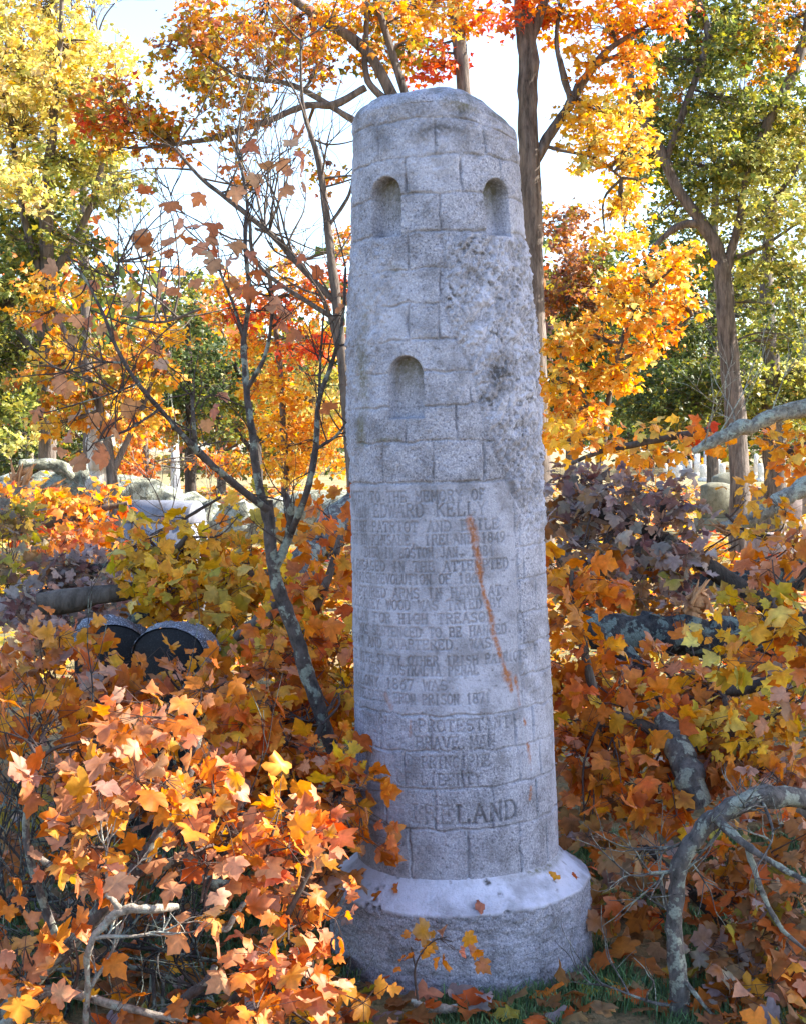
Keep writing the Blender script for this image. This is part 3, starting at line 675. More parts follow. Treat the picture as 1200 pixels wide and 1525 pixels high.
leafy('fallen_bough', 'orange leaves sprawled along the bottom left corner among pale twigs', 'branch',
  [[(-60, 1600, 3.3, 10), (60, 1480, 3.3, 8), (180, 1500, 3.3, 6), (280, 1520, 3.3, 4)]],
  [(50, 1430, 3.25, 60, 40, .12, 'fire', .8), (30, 1500, 3.2, 60, 40, .12, 'fire', .8), (110, 1400, 3.3, 60, 35, .12, 'fire', .6), (130, 1500, 3.25, 80, 35, .12, 'ember', .5), (240, 1530, 3.3, 90, 25, .12, 'ember', .5), (330, 1500, 3.5, 60, 40, .12, 'brown', .5)],
  13, M_PALE, .070, 2, dens=1.7, group=FB, updn=.35)
leafy('fallen_bough', 'red-brown shaded maple bough pressed against the left of the tower shaft', 'branch',
  [[(250, 1480, 4.4, 12), (340, 1300, 4.4, 10), (430, 1180, 4.4, 8), (480, 1080, 4.45, 5)], [(430, 1180, 4.4, 6), (520, 1180, 4.2, 4)]],
  [(350, 1080, 4.3, 80, 60, .25, 'ember'), (430, 1065, 4.9, 80, 60, .2, 'ember'), (500, 1020, 5.0, 40, 70, .2, 'goldy'), (420, 1150, 4.2, 70, 60, .25, 'ember'), (500, 1150, 4.2, 45, 70, .15, 'ember'),
   (490, 1230, 4.1, 50, 50, .15, 'ember'), (530, 1170, 3.98, 18, 45, .07, 'ember'), (530, 1250, 3.95, 16, 42, .06, 'ember'), (370, 1240, 4.2, 60, 60, .2, 'ember'), (300, 1150, 4.2, 70, 70, .25, 'pinky'), (460, 1290, 4.1, 50, 40, .15, 'brown')],
  14, M_BARK, .074, 2, dens=2.3, group=FB, updn=.4)
leafy('fallen_bough', 'pink and rusty leaves heaped below the two dark rounded gravestones', 'branch',
  [[(-40, 1200, 4.9, 12), (120, 1120, 4.9, 10), (260, 1060, 4.9, 7), (380, 1000, 5.0, 5)]],
  [(40, 1000, 4.9, 70, 45, .25, 'pinky'), (120, 1038, 4.8, 80, 40, .25, 'pinky'), (230, 1042, 4.8, 80, 38, .25, 'ember'), (165, 1000, 5.1, 50, 22, .1, 'ember', .7), (290, 1010, 5.1, 40, 24, .1, 'pinky', .8), (355, 1005, 4.9, 50, 45, .25, 'pinky'), (420, 980, 5.0, 60, 60, .25, 'ember'), (60, 950, 5.1, 60, 30, .25, 'pinky'),
   (120, 1180, 4.5, 120, 60, .3, 'brown'), (30, 1250, 4.3, 60, 60, .2, 'brown', .6), (150, 965, 4.9, 26, 24, .06, 'ember', .4), (245, 975, 4.9, 10, 20, .04, 'pinky', .6)],
  15, M_BARK, .082, 2, dens=2.3, group=FB, updn=.4)
leafy('fallen_bough', 'golden yellow and olive bough behind the dark gravestones', 'branch',
  [[(60, 900, 6.3, 16), (200, 880, 6.3, 12), (330, 860, 6.3, 8), (440, 850, 6.4, 5)], [(200, 880, 6.3, 8), (280, 800, 6.3, 5)]],
  [(220, 800, 6.4, 55, 28, .3, 'goldy'), (290, 830, 6.3, 80, 45, .35, 'goldy'), (370, 830, 6.3, 60, 55, .3, 'goldy'), (250, 880, 6.1, 75, 45, .35, 'goldy'), (340, 900, 6.1, 80, 50, .35, 'goldy'), (420, 930, 6.0, 50, 50, .3, 'goldy'),
   (340, 955, 5.9, 50, 35, .3, 'goldy'), (200, 850, 6.2, 40, 35, .2, 'goldy'), (355, 770, 6.4, 22, 22, .15, 'goldy', .6), (420, 880, 6.2, 45, 50, .3, 'goldy')],
  16, M_BARK, .085, 2, dens=2.3, group=FB, updn=.4)
leafy('fallen_bough', 'greyish mauve withered leaves heaped at far left behind the splintered twig', 'branch',
  [[(-40, 915, 7.2, 15), (30, 895, 7.2, 14), (80, 885, 7.2, 12), (130, 855, 7.2, 10), (185, 845, 7.2, 7), (220, 825, 7.2, 4)]],
  [(60, 890, 7.0, 70, 45, .4, 'grey'), (130, 850, 7.1, 60, 40, .3, 'grey'), (150, 900, 6.8, 60, 35, .3, 'grey'), (90, 930, 6.6, 90, 25, .3, 'grey'), (20, 800, 7.6, 45, 45, .3, 'oliv'), (20, 850, 7.4, 40, 40, .3, 'oliv')],
  17, M_LICHD, .088, 2, dens=2.2, group=FB, updn=.5)
leafy('fallen_bough', 'blazing sunlit red and cream leaves heaped on the big fallen trunk', 'branch',
  [[(-40, 800, 9.5, 12), (60, 780, 9.5, 10), (140, 760, 9.5, 6), (190, 750, 9.5, 4)]],
  [(70, 760, 9.5, 60, 35, .4, 'sunset'), (130, 780, 9.3, 60, 45, .4, 'sunset'), (150, 740, 9.5, 45, 20, .3, 'sunset'), (95, 810, 9.0, 60, 30, .3, 'fire'), (20, 740, 10, 40, 25, .3, 'sunset', .7)],
  18, M_BARK, .085, 1, dens=2.0, group=FB, updn=.5)
leafy('fallen_bough', 'dark orange leaves between the lichened sapling and the tower shaft', 'branch',
  [[(400, 1080, 5.4, 12), (450, 960, 5.4, 9), (490, 860, 5.4, 6), (510, 790, 5.5, 4)]],
  [(490, 820, 5.5, 40, 45, .3, 'ember'), (470, 880, 5.4, 50, 50, .3, 'ember'), (500, 940, 5.3, 40, 60, .3, 'ember'), (450, 960, 5.4, 50, 50, .3, 'goldy'), (480, 760, 5.8, 30, 25, .2, 'ember', .6), (470, 1010, 5.3, 50, 40, .3, 'goldy')],
  19, M_BARK, .083, 2, dens=2.2, group=FB, updn=.4)
leafy('fallen_bough', 'red-orange bough hanging down the right side of the tower shaft', 'branch',
  [[(900, 1150, 5.0, 12), (880, 1020, 5.0, 9), (860, 920, 5.0, 6), (850, 850, 5.0, 4)]],
  [(850, 860, 5.0, 40, 40, .2, 'ember'), (880, 900, 5.0, 32, 35, .2, 'ember', .8), (850, 930, 5.0, 38, 50, .25, 'ember'), (845, 1000, 5.0, 36, 50, .25, 'ember'), (840, 1080, 5.0, 30, 50, .25, 'ember'), (870, 1050, 5.0, 40, 45, .2, 'fire', .7)],
  20, M_BARK, .083, 2, dens=2.1, group=FB, updn=.4)
leafy('fallen_bough', 'large heap of mauve grey withered leaves behind the tower on the right', 'branch',
  [[(1200, 930, 7.0, 20), (1080, 860, 7.0, 15), (980, 800, 7.0, 10), (880, 760, 7.0, 6)], [(980, 800, 7, 7), (990, 740, 7, 4)]],
  [(865, 705, 7.3, 45, 28, .3, 'grey', .8), (860, 765, 7.2, 50, 50, .4, 'grey'), (930, 755, 7.0, 70, 46, .5, 'grey'), (990, 755, 7.0, 44, 42, .4, 'grey'), (900, 820, 6.8, 70, 45, .5, 'grey'), (980, 830, 6.8, 65, 50, .4, 'grey'),
   (870, 860, 6.6, 55, 40, .3, 'brown'), (950, 880, 6.6, 60, 30, .3, 'brown'), (1025, 830, 7.0, 25, 30, .2, 'grey', .8)], 21, M_BARKD, .09, 2, dens=2.3, group=FB, updn=.55)
leafy('fallen_bough', 'amber and rust bough spread over the ground right of the tower', 'branch',
  [[(1230, 1230, 4.9, 16), (1100, 1150, 4.9, 12), (980, 1090, 4.9, 9), (900, 1060, 4.9, 5)], [(1100, 1150, 4.9, 8), (1080, 1040, 5.1, 5)]],
  [(930, 1020, 5.1, 70, 45, .3, 'ember'), (910, 1100, 4.9, 60, 50, .3, 'ember'), (970, 1100, 4.9, 50, 45, .25, 'ember'), (900, 1180, 4.7, 65, 50, .25, 'ember'), (980, 1180, 4.7, 50, 40, .25, 'ember'), (1060, 1100, 4.9, 60, 50, .25, 'ember'), (1010, 1000, 5.3, 50, 30, .25, 'ember', .8),
   (1130, 1090, 4.8, 70, 55, .3, 'goldy'), (1090, 1160, 4.7, 60, 40, .25, 'maroon'), (1180, 1040, 4.8, 50, 50, .3, 'goldy'), (1150, 1150, 4.6, 60, 50, .3, 'pinky'), (1060, 1020, 5.3, 60, 25, .2, 'pinky', 1), (1040, 1045, 5.4, 90, 30, .3, 'brown', 1.3), (980, 905, 6.2, 60, 20, .2, 'brown'), (1120, 985, 5.6, 90, 22, .2, 'ember'), (1090, 900, 6.3, 60, 18, .2, 'brown', .8), (1130, 1010, 5.4, 70, 30, .3, 'brown'), (950, 985, 5.5, 60, 25, .2, 'brown', .7), (870, 1230, 4.6, 40, 40, .2, 'brown')],
  22, M_BARK, .083, 2, dens=2.1, group=FB, updn=.4)
leafy('fallen_bough', 'near yellow and amber spray entering at the right edge of the view', 'branch',
  [[(1260, 1050, 4.2, 8), (1200, 960, 4.2, 6), (1150, 900, 4.2, 4)]],
  [(1130, 900, 4.2, 55, 38, .15, 'goldy'), (1180, 850, 4.3, 45, 50, .2, 'pinky'), (1120, 960, 4.2, 60, 35, .15, 'goldy'), (1180, 930, 4.2, 45, 45, .2, 'goldy'), (1190, 1010, 4.2, 40, 45, .2, 'pinky')],
  23, M_TWIG, .078, 2, dens=1.7, group=FB, updn=.4)
leafy('fallen_bough', 'dull brown and rust leaves under the crooked lichened limb at lower right', 'branch',
  [[(1260, 1560, 4.2, 12), (1130, 1430, 4.3, 9), (1030, 1330, 4.4, 7), (960, 1260, 4.5, 4)]],
  [(960, 1260, 4.5, 70, 50, .25, 'brown', .8), (1090, 1300, 4.3, 80, 60, .25, 'brown'), (1170, 1260, 4.2, 50, 60, .2, 'brown'), (1110, 1400, 4.1, 90, 60, .25, 'brown'), (1170, 1480, 3.9, 70, 60, .2, 'pinky', .8), (1060, 1490, 3.95, 60, 40, .15, 'brown', .7), (950, 1350, 4.4, 60, 50, .15, 'brown', .5), (1180, 1370, 4.1, 50, 50, .2, 'brown')],
  24, M_BARKD, .08, 2, dens=1.9, group=FB, updn=.5)
leafy('fallen_bough', 'sunlit amber maple spray above the mauve heap right of the tower', 'branch',
  [[(1060, 640, 9.5, 6), (980, 655, 9.5, 5), (900, 670, 9.5, 4), (850, 690, 9.5, 3)]],
  [(960, 680, 9.5, 50, 20, .4, 'orng'), (1010, 655, 9.5, 45, 28, .4, 'orng'), (905, 665, 9.6, 45, 25, .4, 'orng'), (1050, 640, 9.3, 22, 20, .3, 'red', .7), (850, 640, 10, 40, 30, .4, 'orng')],
  25, M_BARK, .1, 1, dens=2.0, group=FB, updn=.5)
leafy('fallen_bough', 'golden leaf tuft at the right edge below the high lichened limb', 'branch',
  [[(1260, 640, 9, 6), (1200, 660, 9, 4), (1160, 680, 9, 3)]],
  [(1180, 665, 9, 40, 38, .3, 'orng'), (1200, 640, 9, 30, 25, .3, 'orng')], 26, M_BARK, .1, 1, dens=1.9, group=FB)
leafy('fallen_bough', 'yellow sprigs along the curved green limb by the gravestones', 'branch',
  [[(1260, 850, 7.6, 6), (1180, 810, 7.6, 5), (1110, 790, 7.6, 3), (1080, 765, 7.6, 2)]],
  [(1110, 745, 7.6, 22, 14, .15, 'orng', .8), (1080, 770, 7.6, 18, 12, .15, 'orng', .8), (1170, 760, 7.5, 35, 20, .2, 'orng', .7), (1150, 800, 7.5, 40, 22, .2, 'orng', .8), (1185, 820, 7.3, 30, 40, .2, 'pinky', .9), (1060, 840, 8.2, 50, 18, .3, 'sunset', .8), (1120, 850, 8.2, 50, 18, .3, 'red', .7), (1000, 860, 8.2, 40, 12, .3, 'orng', .7)],
  27, M_TWIG, .085, 1, dens=1.7, group=FB)
leafy('leafy_sprig', 'small sprig of tan leaves standing before the granite plinth', 'sprig',
  [[(622, 1490, 3.75, 2), (618, 1440, 3.75, 1.6), (640, 1405, 3.75, 1.2), (665, 1395, 3.75, 1)], [(618, 1440, 3.75, 1.4), (612, 1410, 3.75, 1)]],
  [(655, 1400, 3.75, 24, 16, .04, 'pinky', .3), (615, 1415, 3.75, 8, 12, .02, 'ember', .4), (672, 1418, 3.75, 10, 12, .02, 'pinky', .5)], 28, M_TWIG, .055, 2, dens=2.0, twig_r=.0015, connect=.0015, updn=.2)

# ------------------------------------------------------------------ loose limbs, logs, twigs
def log_(name, label, cat, paths, matl, seed, group=None, sides=14, part='bark', splinter=None, twigs=0, rough=.15, tl=.35):
    rng = np.random.default_rng(seed); mb = MB(); t = None
    for i, l in enumerate(paths):
        pts, rad = px_path(l)
        if t is None: t = thing(name, label, cat, pts[0], group)
        pp, _ = tube(mb, pts, rad, sides, rough, rng, 8)
        if i == 0: p0 = pp
    if twigs:
        mt = mb
        for _ in range(twigs):
            s = p0[rng.integers(len(p0))]; twig_tree(mt, s, unit(rng.normal(0, 1, 3)+np.array([0, -.2, .5])), rng.uniform(tl*.5, tl), .006, 2, rng)
    mb.build('limb', matl, t)
    if splinter:
        ms = MB()
        for (px, py, d, dx, dy, w, n) in splinter:
            for _ in range(n):
                a = P(px+rng.normal(0, w), py+rng.normal(0, w), d+rng.normal(0, .02)); b = P(px+dx*rng.uniform(.4, 1)+rng.normal(0, w), py+dy*rng.uniform(.4, 1)+rng.normal(0, w*.6), d+rng.normal(0, .03))
                r = w*.5*d/F; tube(ms, [a, (a+b)/2, b], [r, r*.8, r*.08], 4, .3, rng, 3)
        ms.build('splintered_end', M_SPLIT, t)
    return t
log_('fallen_tree', 'massive pale green lichened trunk lying behind the blue-grey gravestone', 'fallen tree',
  [[(-90, 800, 15, 34), (10, 755, 15, 33), (90, 730, 15, 32), (180, 736, 15, 29), (270, 764, 15, 31), (340, 784, 15, 34), (430, 770, 15, 31), (520, 760, 15, 30), (640, 790, 15, 30)],
   [(110, 728, 15, 14), (90, 695, 14.8, 9), (30, 690, 14.6, 6)]], M_LOG, 31, twigs=14, tl=1.1, sides=20)
log_('broken_tree', 'lichen-crusted broken trunk leaning down just left of the tower', 'fallen tree',
  [[(430, 880, 6.6, 18), (470, 815, 6.9, 24), (520, 765, 7.3, 27), (600, 710, 8.0, 26)]], M_LICH, 32)
log_('dark_fallen_log', 'dark wet log with blue-green lichen lying right of the tower', 'log',
  [[(850, 935, 6.0, 24), (930, 945, 6.0, 28), (1020, 945, 6.0, 30), (1110, 950, 6.0, 28), (1230, 960, 6.0, 28)]], M_LICHD, 33)
log_('dark_fallen_log', 'long dark log lying beyond the split stump at right', 'log',
  [[(1000, 885, 7.4, 14), (1060, 870, 7.4, 18), (1130, 862, 7.4, 22), (1260, 850, 7.4, 24)]], M_LICHD, 34)
log_('bluish_limb', 'bluish lichened limb sloping down beside the red-orange leaves', 'branch',
  [[(865, 925, 5.6, 10), (900, 955, 5.55, 14), (940, 985, 5.5, 15), (985, 1040, 5.4, 12)]], M_LICHD, 35)
log_('cut_log', 'short stubby lichen-grey log among leaves right of the tower', 'log',
  [[(985, 1070, 4.85, 13), (1005, 1110, 4.75, 20), (1025, 1150, 4.65, 22), (1040, 1200, 4.6, 20)]], M_LICH, 36)
log_('split_stump', 'split tawny broken stump standing on the dark log', 'stump',
  [[(1028, 935, 6.0, 12), (1035, 905, 6.0, 14), (1045, 880, 6.0, 11)]], M_SPLIT, 37, splinter=[(1030, 905, 5.95, 30, -50, 8, 7)])
log_('crooked_limb', 'crooked lichen-spotted limb bending to the ground at lower right', 'branch',
  [[(1018, 1600, 3.9, 14), (1012, 1480, 3.85, 14), (1004, 1370, 3.85, 13), (1012, 1290, 3.85, 13), (1045, 1235, 3.85, 14), (1095, 1200, 3.85, 14), (1150, 1185, 3.9, 15), (1240, 1200, 4.0, 15)],
   [(1062, 1215, 3.8, 8), (1110, 1258, 3.7, 5.5), (1160, 1290, 3.65, 4.5), (1230, 1330, 3.6, 4)], [(1112, 1262, 3.7, 4.5), (1135, 1330, 3.7, 4), (1165, 1385, 3.7, 3.5), (1220, 1430, 3.7, 3)],
   [(1004, 1440, 3.85, 4), (1050, 1500, 3.8, 3.5), (1090, 1540, 3.8, 3)]], M_LICH, 38, twigs=9, tl=.22)
log_('high_lichened_limb', 'pale lichened limb slanting up across the right-hand gravestone view', 'branch',
  [[(1030, 672, 8.6, 5), (1065, 655, 8.6, 9), (1110, 635, 8.6, 11), (1160, 618, 8.6, 12), (1240, 598, 8.6, 14)]], M_LIMB, 39, twigs=5, tl=.5)
log_('curved_green_limb', 'curved mossy limb with a torn orange end before the gravestones', 'branch',
  [[(1070, 786, 7.8, 8), (1105, 778, 7.8, 11), (1140, 762, 7.8, 13), (1180, 735, 7.8, 13), (1240, 700, 7.8, 14)]], M_LIMB, 40,
  splinter=[(1078, 788, 7.75, -35, -14, 4, 6), (1075, 792, 7.75, 35, 6, 3, 4)])
log_('splintered_twig', 'torn orange splintered stick poking up left of dark gravestones', 'branch',
  [[(112, 960, 5.9, 5), (100, 945, 5.9, 6), (88, 925, 5.9, 6)]], M_SPLIT, 41, splinter=[(100, 942, 5.88, -16, -26, 4, 5)])
log_('mossy_branch_stub', 'teal mossy branch stub just behind the right dark gravestone', 'branch',
  [[(185, 932, 6.15, 8), (210, 918, 6.15, 9), (238, 908, 6.15, 7)], ], M_LICHD, 42)
log_('mossy_branch_stub', 'teal mossy branch stub left of the splintered orange stick', 'branch',
  [[(45, 950, 6.1, 7), (65, 945, 6.1, 9), (88, 944, 6.1, 7)]], M_LICHD, 43)
log_('brown_branch', 'purplish brown branch between the gravestones and the sapling', 'branch',
  [[(350, 950, 5.6, 6), (385, 925, 5.6, 11), (425, 900, 5.6, 11), (450, 885, 5.6, 6)]], M_BARK, 44)
log_('dark_branch_piece', 'short dark branch piece lying in the amber leaves at right', 'branch',
  [[(1080, 1030, 5.0, 8), (1120, 1022, 5.0, 9), (1165, 1010, 5.0, 9)]], M_BARKD, 45)
log_('pale_forked_twig', 'pale forked twig lit by the sun at lower left', 'twig',
  [[(125, 1600, 3.3, 5), (130, 1480, 3.25, 5), (134, 1410, 3.2, 5), (158, 1375, 3.2, 6), (182, 1356, 3.2, 7), (225, 1354, 3.2, 6), (265, 1350, 3.25, 5)], [(182, 1356, 3.2, 5), (168, 1340, 3.2, 4), (158, 1332, 3.2, 3)]], M_PALE, 46, twigs=3, tl=.15)
log_('pale_bare_twig', 'short pale twig in the shade near the left edge', 'twig',
  [[(50, 1270, 3.5, 3), (70, 1285, 3.5, 5), (95, 1300, 3.5, 4)]], M_PALE, 47)
log_('bent_pale_twig', 'bent pale twig beside the plinth-side orange spray', 'twig',
  [[(318, 1370, 3.4, 3), (335, 1385, 3.4, 4.5), (350, 1365, 3.4, 4), (365, 1345, 3.4, 3)]], M_PALE, 48)
log_('grey_teal_stick', 'grey-green stick crossing the dark hollow at bottom left', 'twig',
  [[(225, 1520, 3.5, 6), (270, 1490, 3.5, 7), (305, 1465, 3.5, 6), (320, 1440, 3.55, 4)], [(285, 1480, 3.5, 4), (278, 1510, 3.5, 3)]], M_LICH, 49)
log_('grey_lichened_stick', 'grey lichened stick lying behind the sunlit orange leaves', 'twig',
  [[(285, 1305, 3.75, 8), (330, 1318, 3.75, 9), (380, 1325, 3.75, 7)]], M_LICHD, 50)
log_('bottom_fallen_stick', 'weathered pinkish stick on the grass before the plinth', 'twig',
  [[(612, 1490, 3.85, 4), (645, 1503, 3.83, 7), (680, 1502, 3.82, 5)]], M_PALE, 51)
log_('dead_brush', 'tangle of thin grey dead twigs in the hollow at far left', 'brushwood',
  [[(-20, 1380, 3.9, 5), (60, 1330, 3.9, 4), (160, 1400, 3.9, 4), (300, 1420, 3.9, 3)]], M_LICHD, 52, twigs=22, tl=.5)
log_('dead_brush', 'thin grey dead twigs in the shadow below the plinth-side leaves', 'brushwood',
  [[(60, 1480, 3.8, 5), (180, 1440, 3.8, 4), (300, 1480, 3.8, 4), (340, 1540, 3.8, 3)]], M_LICHD, 53, twigs=18, tl=.4)
log_('dead_brush', 'bare twiggy brush over the blue-grey gravestone and trunk', 'brushwood',
  [[(140, 850, 11, 3), (210, 810, 11, 3), (270, 775, 11, 2.5), (330, 740, 11, 2)]], M_BARKD, 54, twigs=12, tl=.7)

# ------------------------------------------------------------------ young lichened sapling with a few leaves
def sapling():
    rng = np.random.default_rng(61)
    st = [[(500, 1130, 5.2, 15), (470, 1040, 5.2, 15), (450, 975, 5.2, 15), (425, 905, 5.2, 15), (408, 850, 5.2, 14), (402, 790, 5.2, 12), (400, 745, 5.2, 11)],
          [(402, 790, 5.2, 9), (385, 720, 5.2, 9), (376, 650, 5.2, 8), (368, 580, 5.25, 7), (364, 510, 5.3, 6), (372, 440, 5.3, 5), (366, 370, 5.3, 4), (368, 300, 5.35, 2.5), (352, 220, 5.4, 1.4)],
          [(368, 580, 5.25, 5), (395, 530, 5.2, 4), (405, 470, 5.2, 3), (402, 430, 5.2, 2)], [(368, 520, 5.3, 4), (350, 460, 5.3, 3.2), (330, 410, 5.3, 2.5), (310, 370, 5.3, 2), (270, 330, 5.3, 1.5), (245, 260, 5.3, 1)],
          [(408, 850, 5.2, 11), (430, 800, 5.2, 9), (432, 760, 5.15, 9), (425, 735, 5.15, 6)],
          [(430, 800, 5.2, 7), (455, 740, 5.1, 7), (470, 670, 5.1, 6), (475, 600, 5.15, 5), (495, 540, 5.15, 4.5), (510, 480, 5.15, 3.5), (515, 400, 5.2, 2.5)],
          [(470, 670, 5.1, 3.5), (500, 650, 5.1, 3), (515, 630, 5.1, 2.5)], [(475, 600, 5.15, 3), (478, 530, 5.2, 2.4), (482, 470, 5.2, 1.8)]]
    dg = [[(402, 760, 5.2, 8), (360, 730, 5.1, 8), (325, 700, 5.0, 7), (295, 672, 4.95, 9), (270, 645, 4.9, 5.5), (235, 605, 4.85, 5), (205, 570, 4.8, 4.5), (175, 520, 4.8, 4), (155, 470, 4.8, 3.4), (130, 420, 4.8, 2.6), (100, 380, 4.8, 1.6)],
          [(292, 668, 4.95, 5), (288, 620, 4.9, 4), (286, 585, 4.9, 2.5)], [(238, 610, 4.85, 2.6), (190, 640, 4.8, 2.4), (140, 660, 4.8, 1.6)], [(205, 572, 4.8, 2.4), (170, 585, 4.8, 2), (120, 600, 4.8, 1.4)],
          [(180, 540, 4.8, 2.4), (140, 540, 4.8, 2), (95, 555, 4.8, 1.4)], [(158, 475, 4.8, 1.8), (175, 430, 4.8, 1.4), (178, 390, 4.8, 1)]]
    t = thing('sapling', 'slender lichen-spotted sapling with few pink-orange leaves left of the tower', 'tree', P(500, 1130, 4.65))
    m1 = MB(); paths = []
    for l in st:
        p, r = px_path([(a, b_, c_-.55, r_*.74) for a, b_, c_, r_ in l]); pp, _ = tube(m1, p, r, 10, .10, rng, 7); paths.append(pp)
    m1.build('trunk', M_SAP, t)
    m2 = MB()
    for l in dg:
        p, r = px_path([(a, b_, c_-.55, r_*.74) for a, b_, c_, r_ in l]); pp, _ = tube(m2, p, r, 8, .08, rng, 6); paths.append(pp)
    m2.build('limb', M_SAP, t)
    m3 = MB()
    for pp in paths[1:]:
        for _ in range(7):
            k = rng.integers(len(pp)//4, len(pp)); twig_tree(m3, pp[k], unit(rng.normal(0, .6, 3)+np.array([0, -.1, .7])), rng.uniform(.08, .22), .0028, 1, rng, n=4, kids=2)
    lf = [(98, 448, 5), (147, 476, 4), (92, 497, 3), (74, 566, 6), (104, 550, 6), (28, 490, 3), (155, 520, 3), (85, 598, 3), (130, 655, 5), (155, 640, 5), (100, 640, 4), (172, 375, 3), (235, 362, 4), (245, 385, 4), (262, 358, 4),
          (200, 350, 2), (230, 308, 2), (275, 290, 2), (300, 400, 4), (335, 355, 5), (352, 362, 3), (365, 400, 4), (310, 362, 3), (375, 440, 3), (388, 270, 4), (400, 250, 4), (372, 282, 3), (440, 235, 5), (452, 210, 3), (470, 265, 2),
          (425, 465, 5), (408, 445, 3), (470, 435, 3), (445, 420, 2), (300, 605, 4), (288, 570, 2), (185, 570, 4), (195, 620, 3), (140, 410, 2), (340, 460, 2), (490, 470, 3), (510, 420, 2), (478, 600, 2), (60, 610, 2)]
    tips = MB(); pos = []
    for (x, y, n) in lf:
        c = P(x, y, 4.3 if x < 300 else 4.6); a = closest(paths, c); mid = (a+c)/2+rng.normal(0, .02, 3)
        tube(m3, [a, mid, c], [.0028, .0022, .0014], 4, 0, rng, 3, False)
        for _ in range(max(1, int(n*(.65 if x < 210 else .9)))): pos.append(c+rng.normal(0, .055, 3)); sticks(m3, [c], [pos[-1]], .001, .0008)
    pos = np.array(pos); n = len(pos)
    d = unit(rng.normal(0, .6, (n, 3))+np.array([0, -.1, -.7])); nr = unit(rng.normal(0, .45, (n, 3))+np.array([0, -.8, .35]))
    mf = MB(); c1 = palette('peachy', n, rng); leaves(mf, pos, d, nr, rng.uniform(.038, .066, n), c1, c1*.9, 2, rng)
    merge(mf, m3).build('foliage', [M_LEAF, M_TWIG], t, smooth=False)
sapling()

# ------------------------------------------------------------------ gravestones
def stone_profile(prof, depth, bev=.02, mbx=None, O=(0, 0, 0), rough=0, rng=None, yaw=0):
    """upright slab: closed outline prof [(x,z)] extruded by depth with a small chamfer"""
    mb = mbx or MB(); p = np.array(prof, float); n = len(p); c = p.mean(0)
    e = unit(np.roll(p, -1, 0)-np.roll(p, 1, 0)); nn = np.stack([e[:, 1], -e[:, 0]], 1)
    if ((p-c)*nn).sum() < 0: nn = -nn
    ins = p-nn*bev; rings = []
    for pts, y in ((ins, -depth/2), (p, -depth/2+bev), (p, depth/2-bev), (ins, depth/2)):
        rings.append(np.c_[pts[:, 0], np.full(n, y), pts[:, 1]])
    if rough and rng is not None:
        for k in (1, 2): rings[k] += rng.normal(0, rough, rings[k].shape)
    v = np.concatenate(rings+[np.array([[c[0], -depth/2, c[1]], [c[0], depth/2, c[1]]])]); ca, sa = math.cos(yaw), math.sin(yaw)
    v = np.c_[v[:, 0]*ca-v[:, 1]*sa, v[:, 0]*sa+v[:, 1]*ca, v[:, 2]]+np.array(O)
    f = [[r*n+i, r*n+(i+1) % n, (r+1)*n+(i+1) % n, (r+1)*n+i] for r in range(3) for i in range(n)]
    mb.add(v, np.array(f)); k = mb.n-len(v)
    mb.f.append(np.array([[4*n, (i+1) % n, i] for i in range(n)])+k); mb.f.append(np.array([[4*n+1, 3*n+i, 3*n+(i+1) % n] for i in range(n)])+k)
    return mb
def arch(w, h, rise, n=14):
    return [(-w/2, 0), (w/2, 0)]+[(w/2*math.cos(a), h-rise+rise*math.sin(a)) for a in np.linspace(0, math.pi, n)]
def headstone(label, px, ytop, d, wpx, kind, matl, thick, yaw=0, ped=None, group='gravestones', rough=0, name='gravestone', seed=5, rise=.1):
    rng = np.random.default_rng(seed); c = P(px, ytop, d); h = c[2]+.04; w = wpx*d/F
    t = thing(name, label, 'gravestone', (c[0], c[1], -.03), group)
    if kind == 'arch': prof = arch(w, h, rise)
    elif kind == 'segment': prof = [(-w/2, 0), (w/2, 0)]+[(x, h-rise*(2*x/w)**2) for x in np.linspace(w/2, -w/2, 13)]
    elif kind == 'scroll': prof = [(-w/2, 0), (w/2, 0)]+[(x, h-rise*abs(math.sin(2*math.pi*x/w))*.6-(.35*rise if abs(x) > .46*w else 0)) for x in np.linspace(w/2, -w/2, 21)]
    else: prof = [(-w/2, 0), (w/2, 0), (w/2, h), (-w/2, h)]
    lift = 0 if not ped else ped[0]
    prof = [(x, max(z, lift)) for x, z in prof]
    stone_profile(prof, thick, min(.02, thick*.15), None, (c[0], c[1], -.03), rough, rng, yaw).build('tablet', matl, t, smooth=False)
    if ped:
        pw = w*ped[1]; stone_profile([(-pw/2, 0), (pw/2, 0), (pw/2, lift-.002), (-pw/2, lift-.002)], thick*1.7, .015, None, (c[0], c[1], -.03), 0, rng, yaw).build('footing', matl, t, smooth=False)
    return t
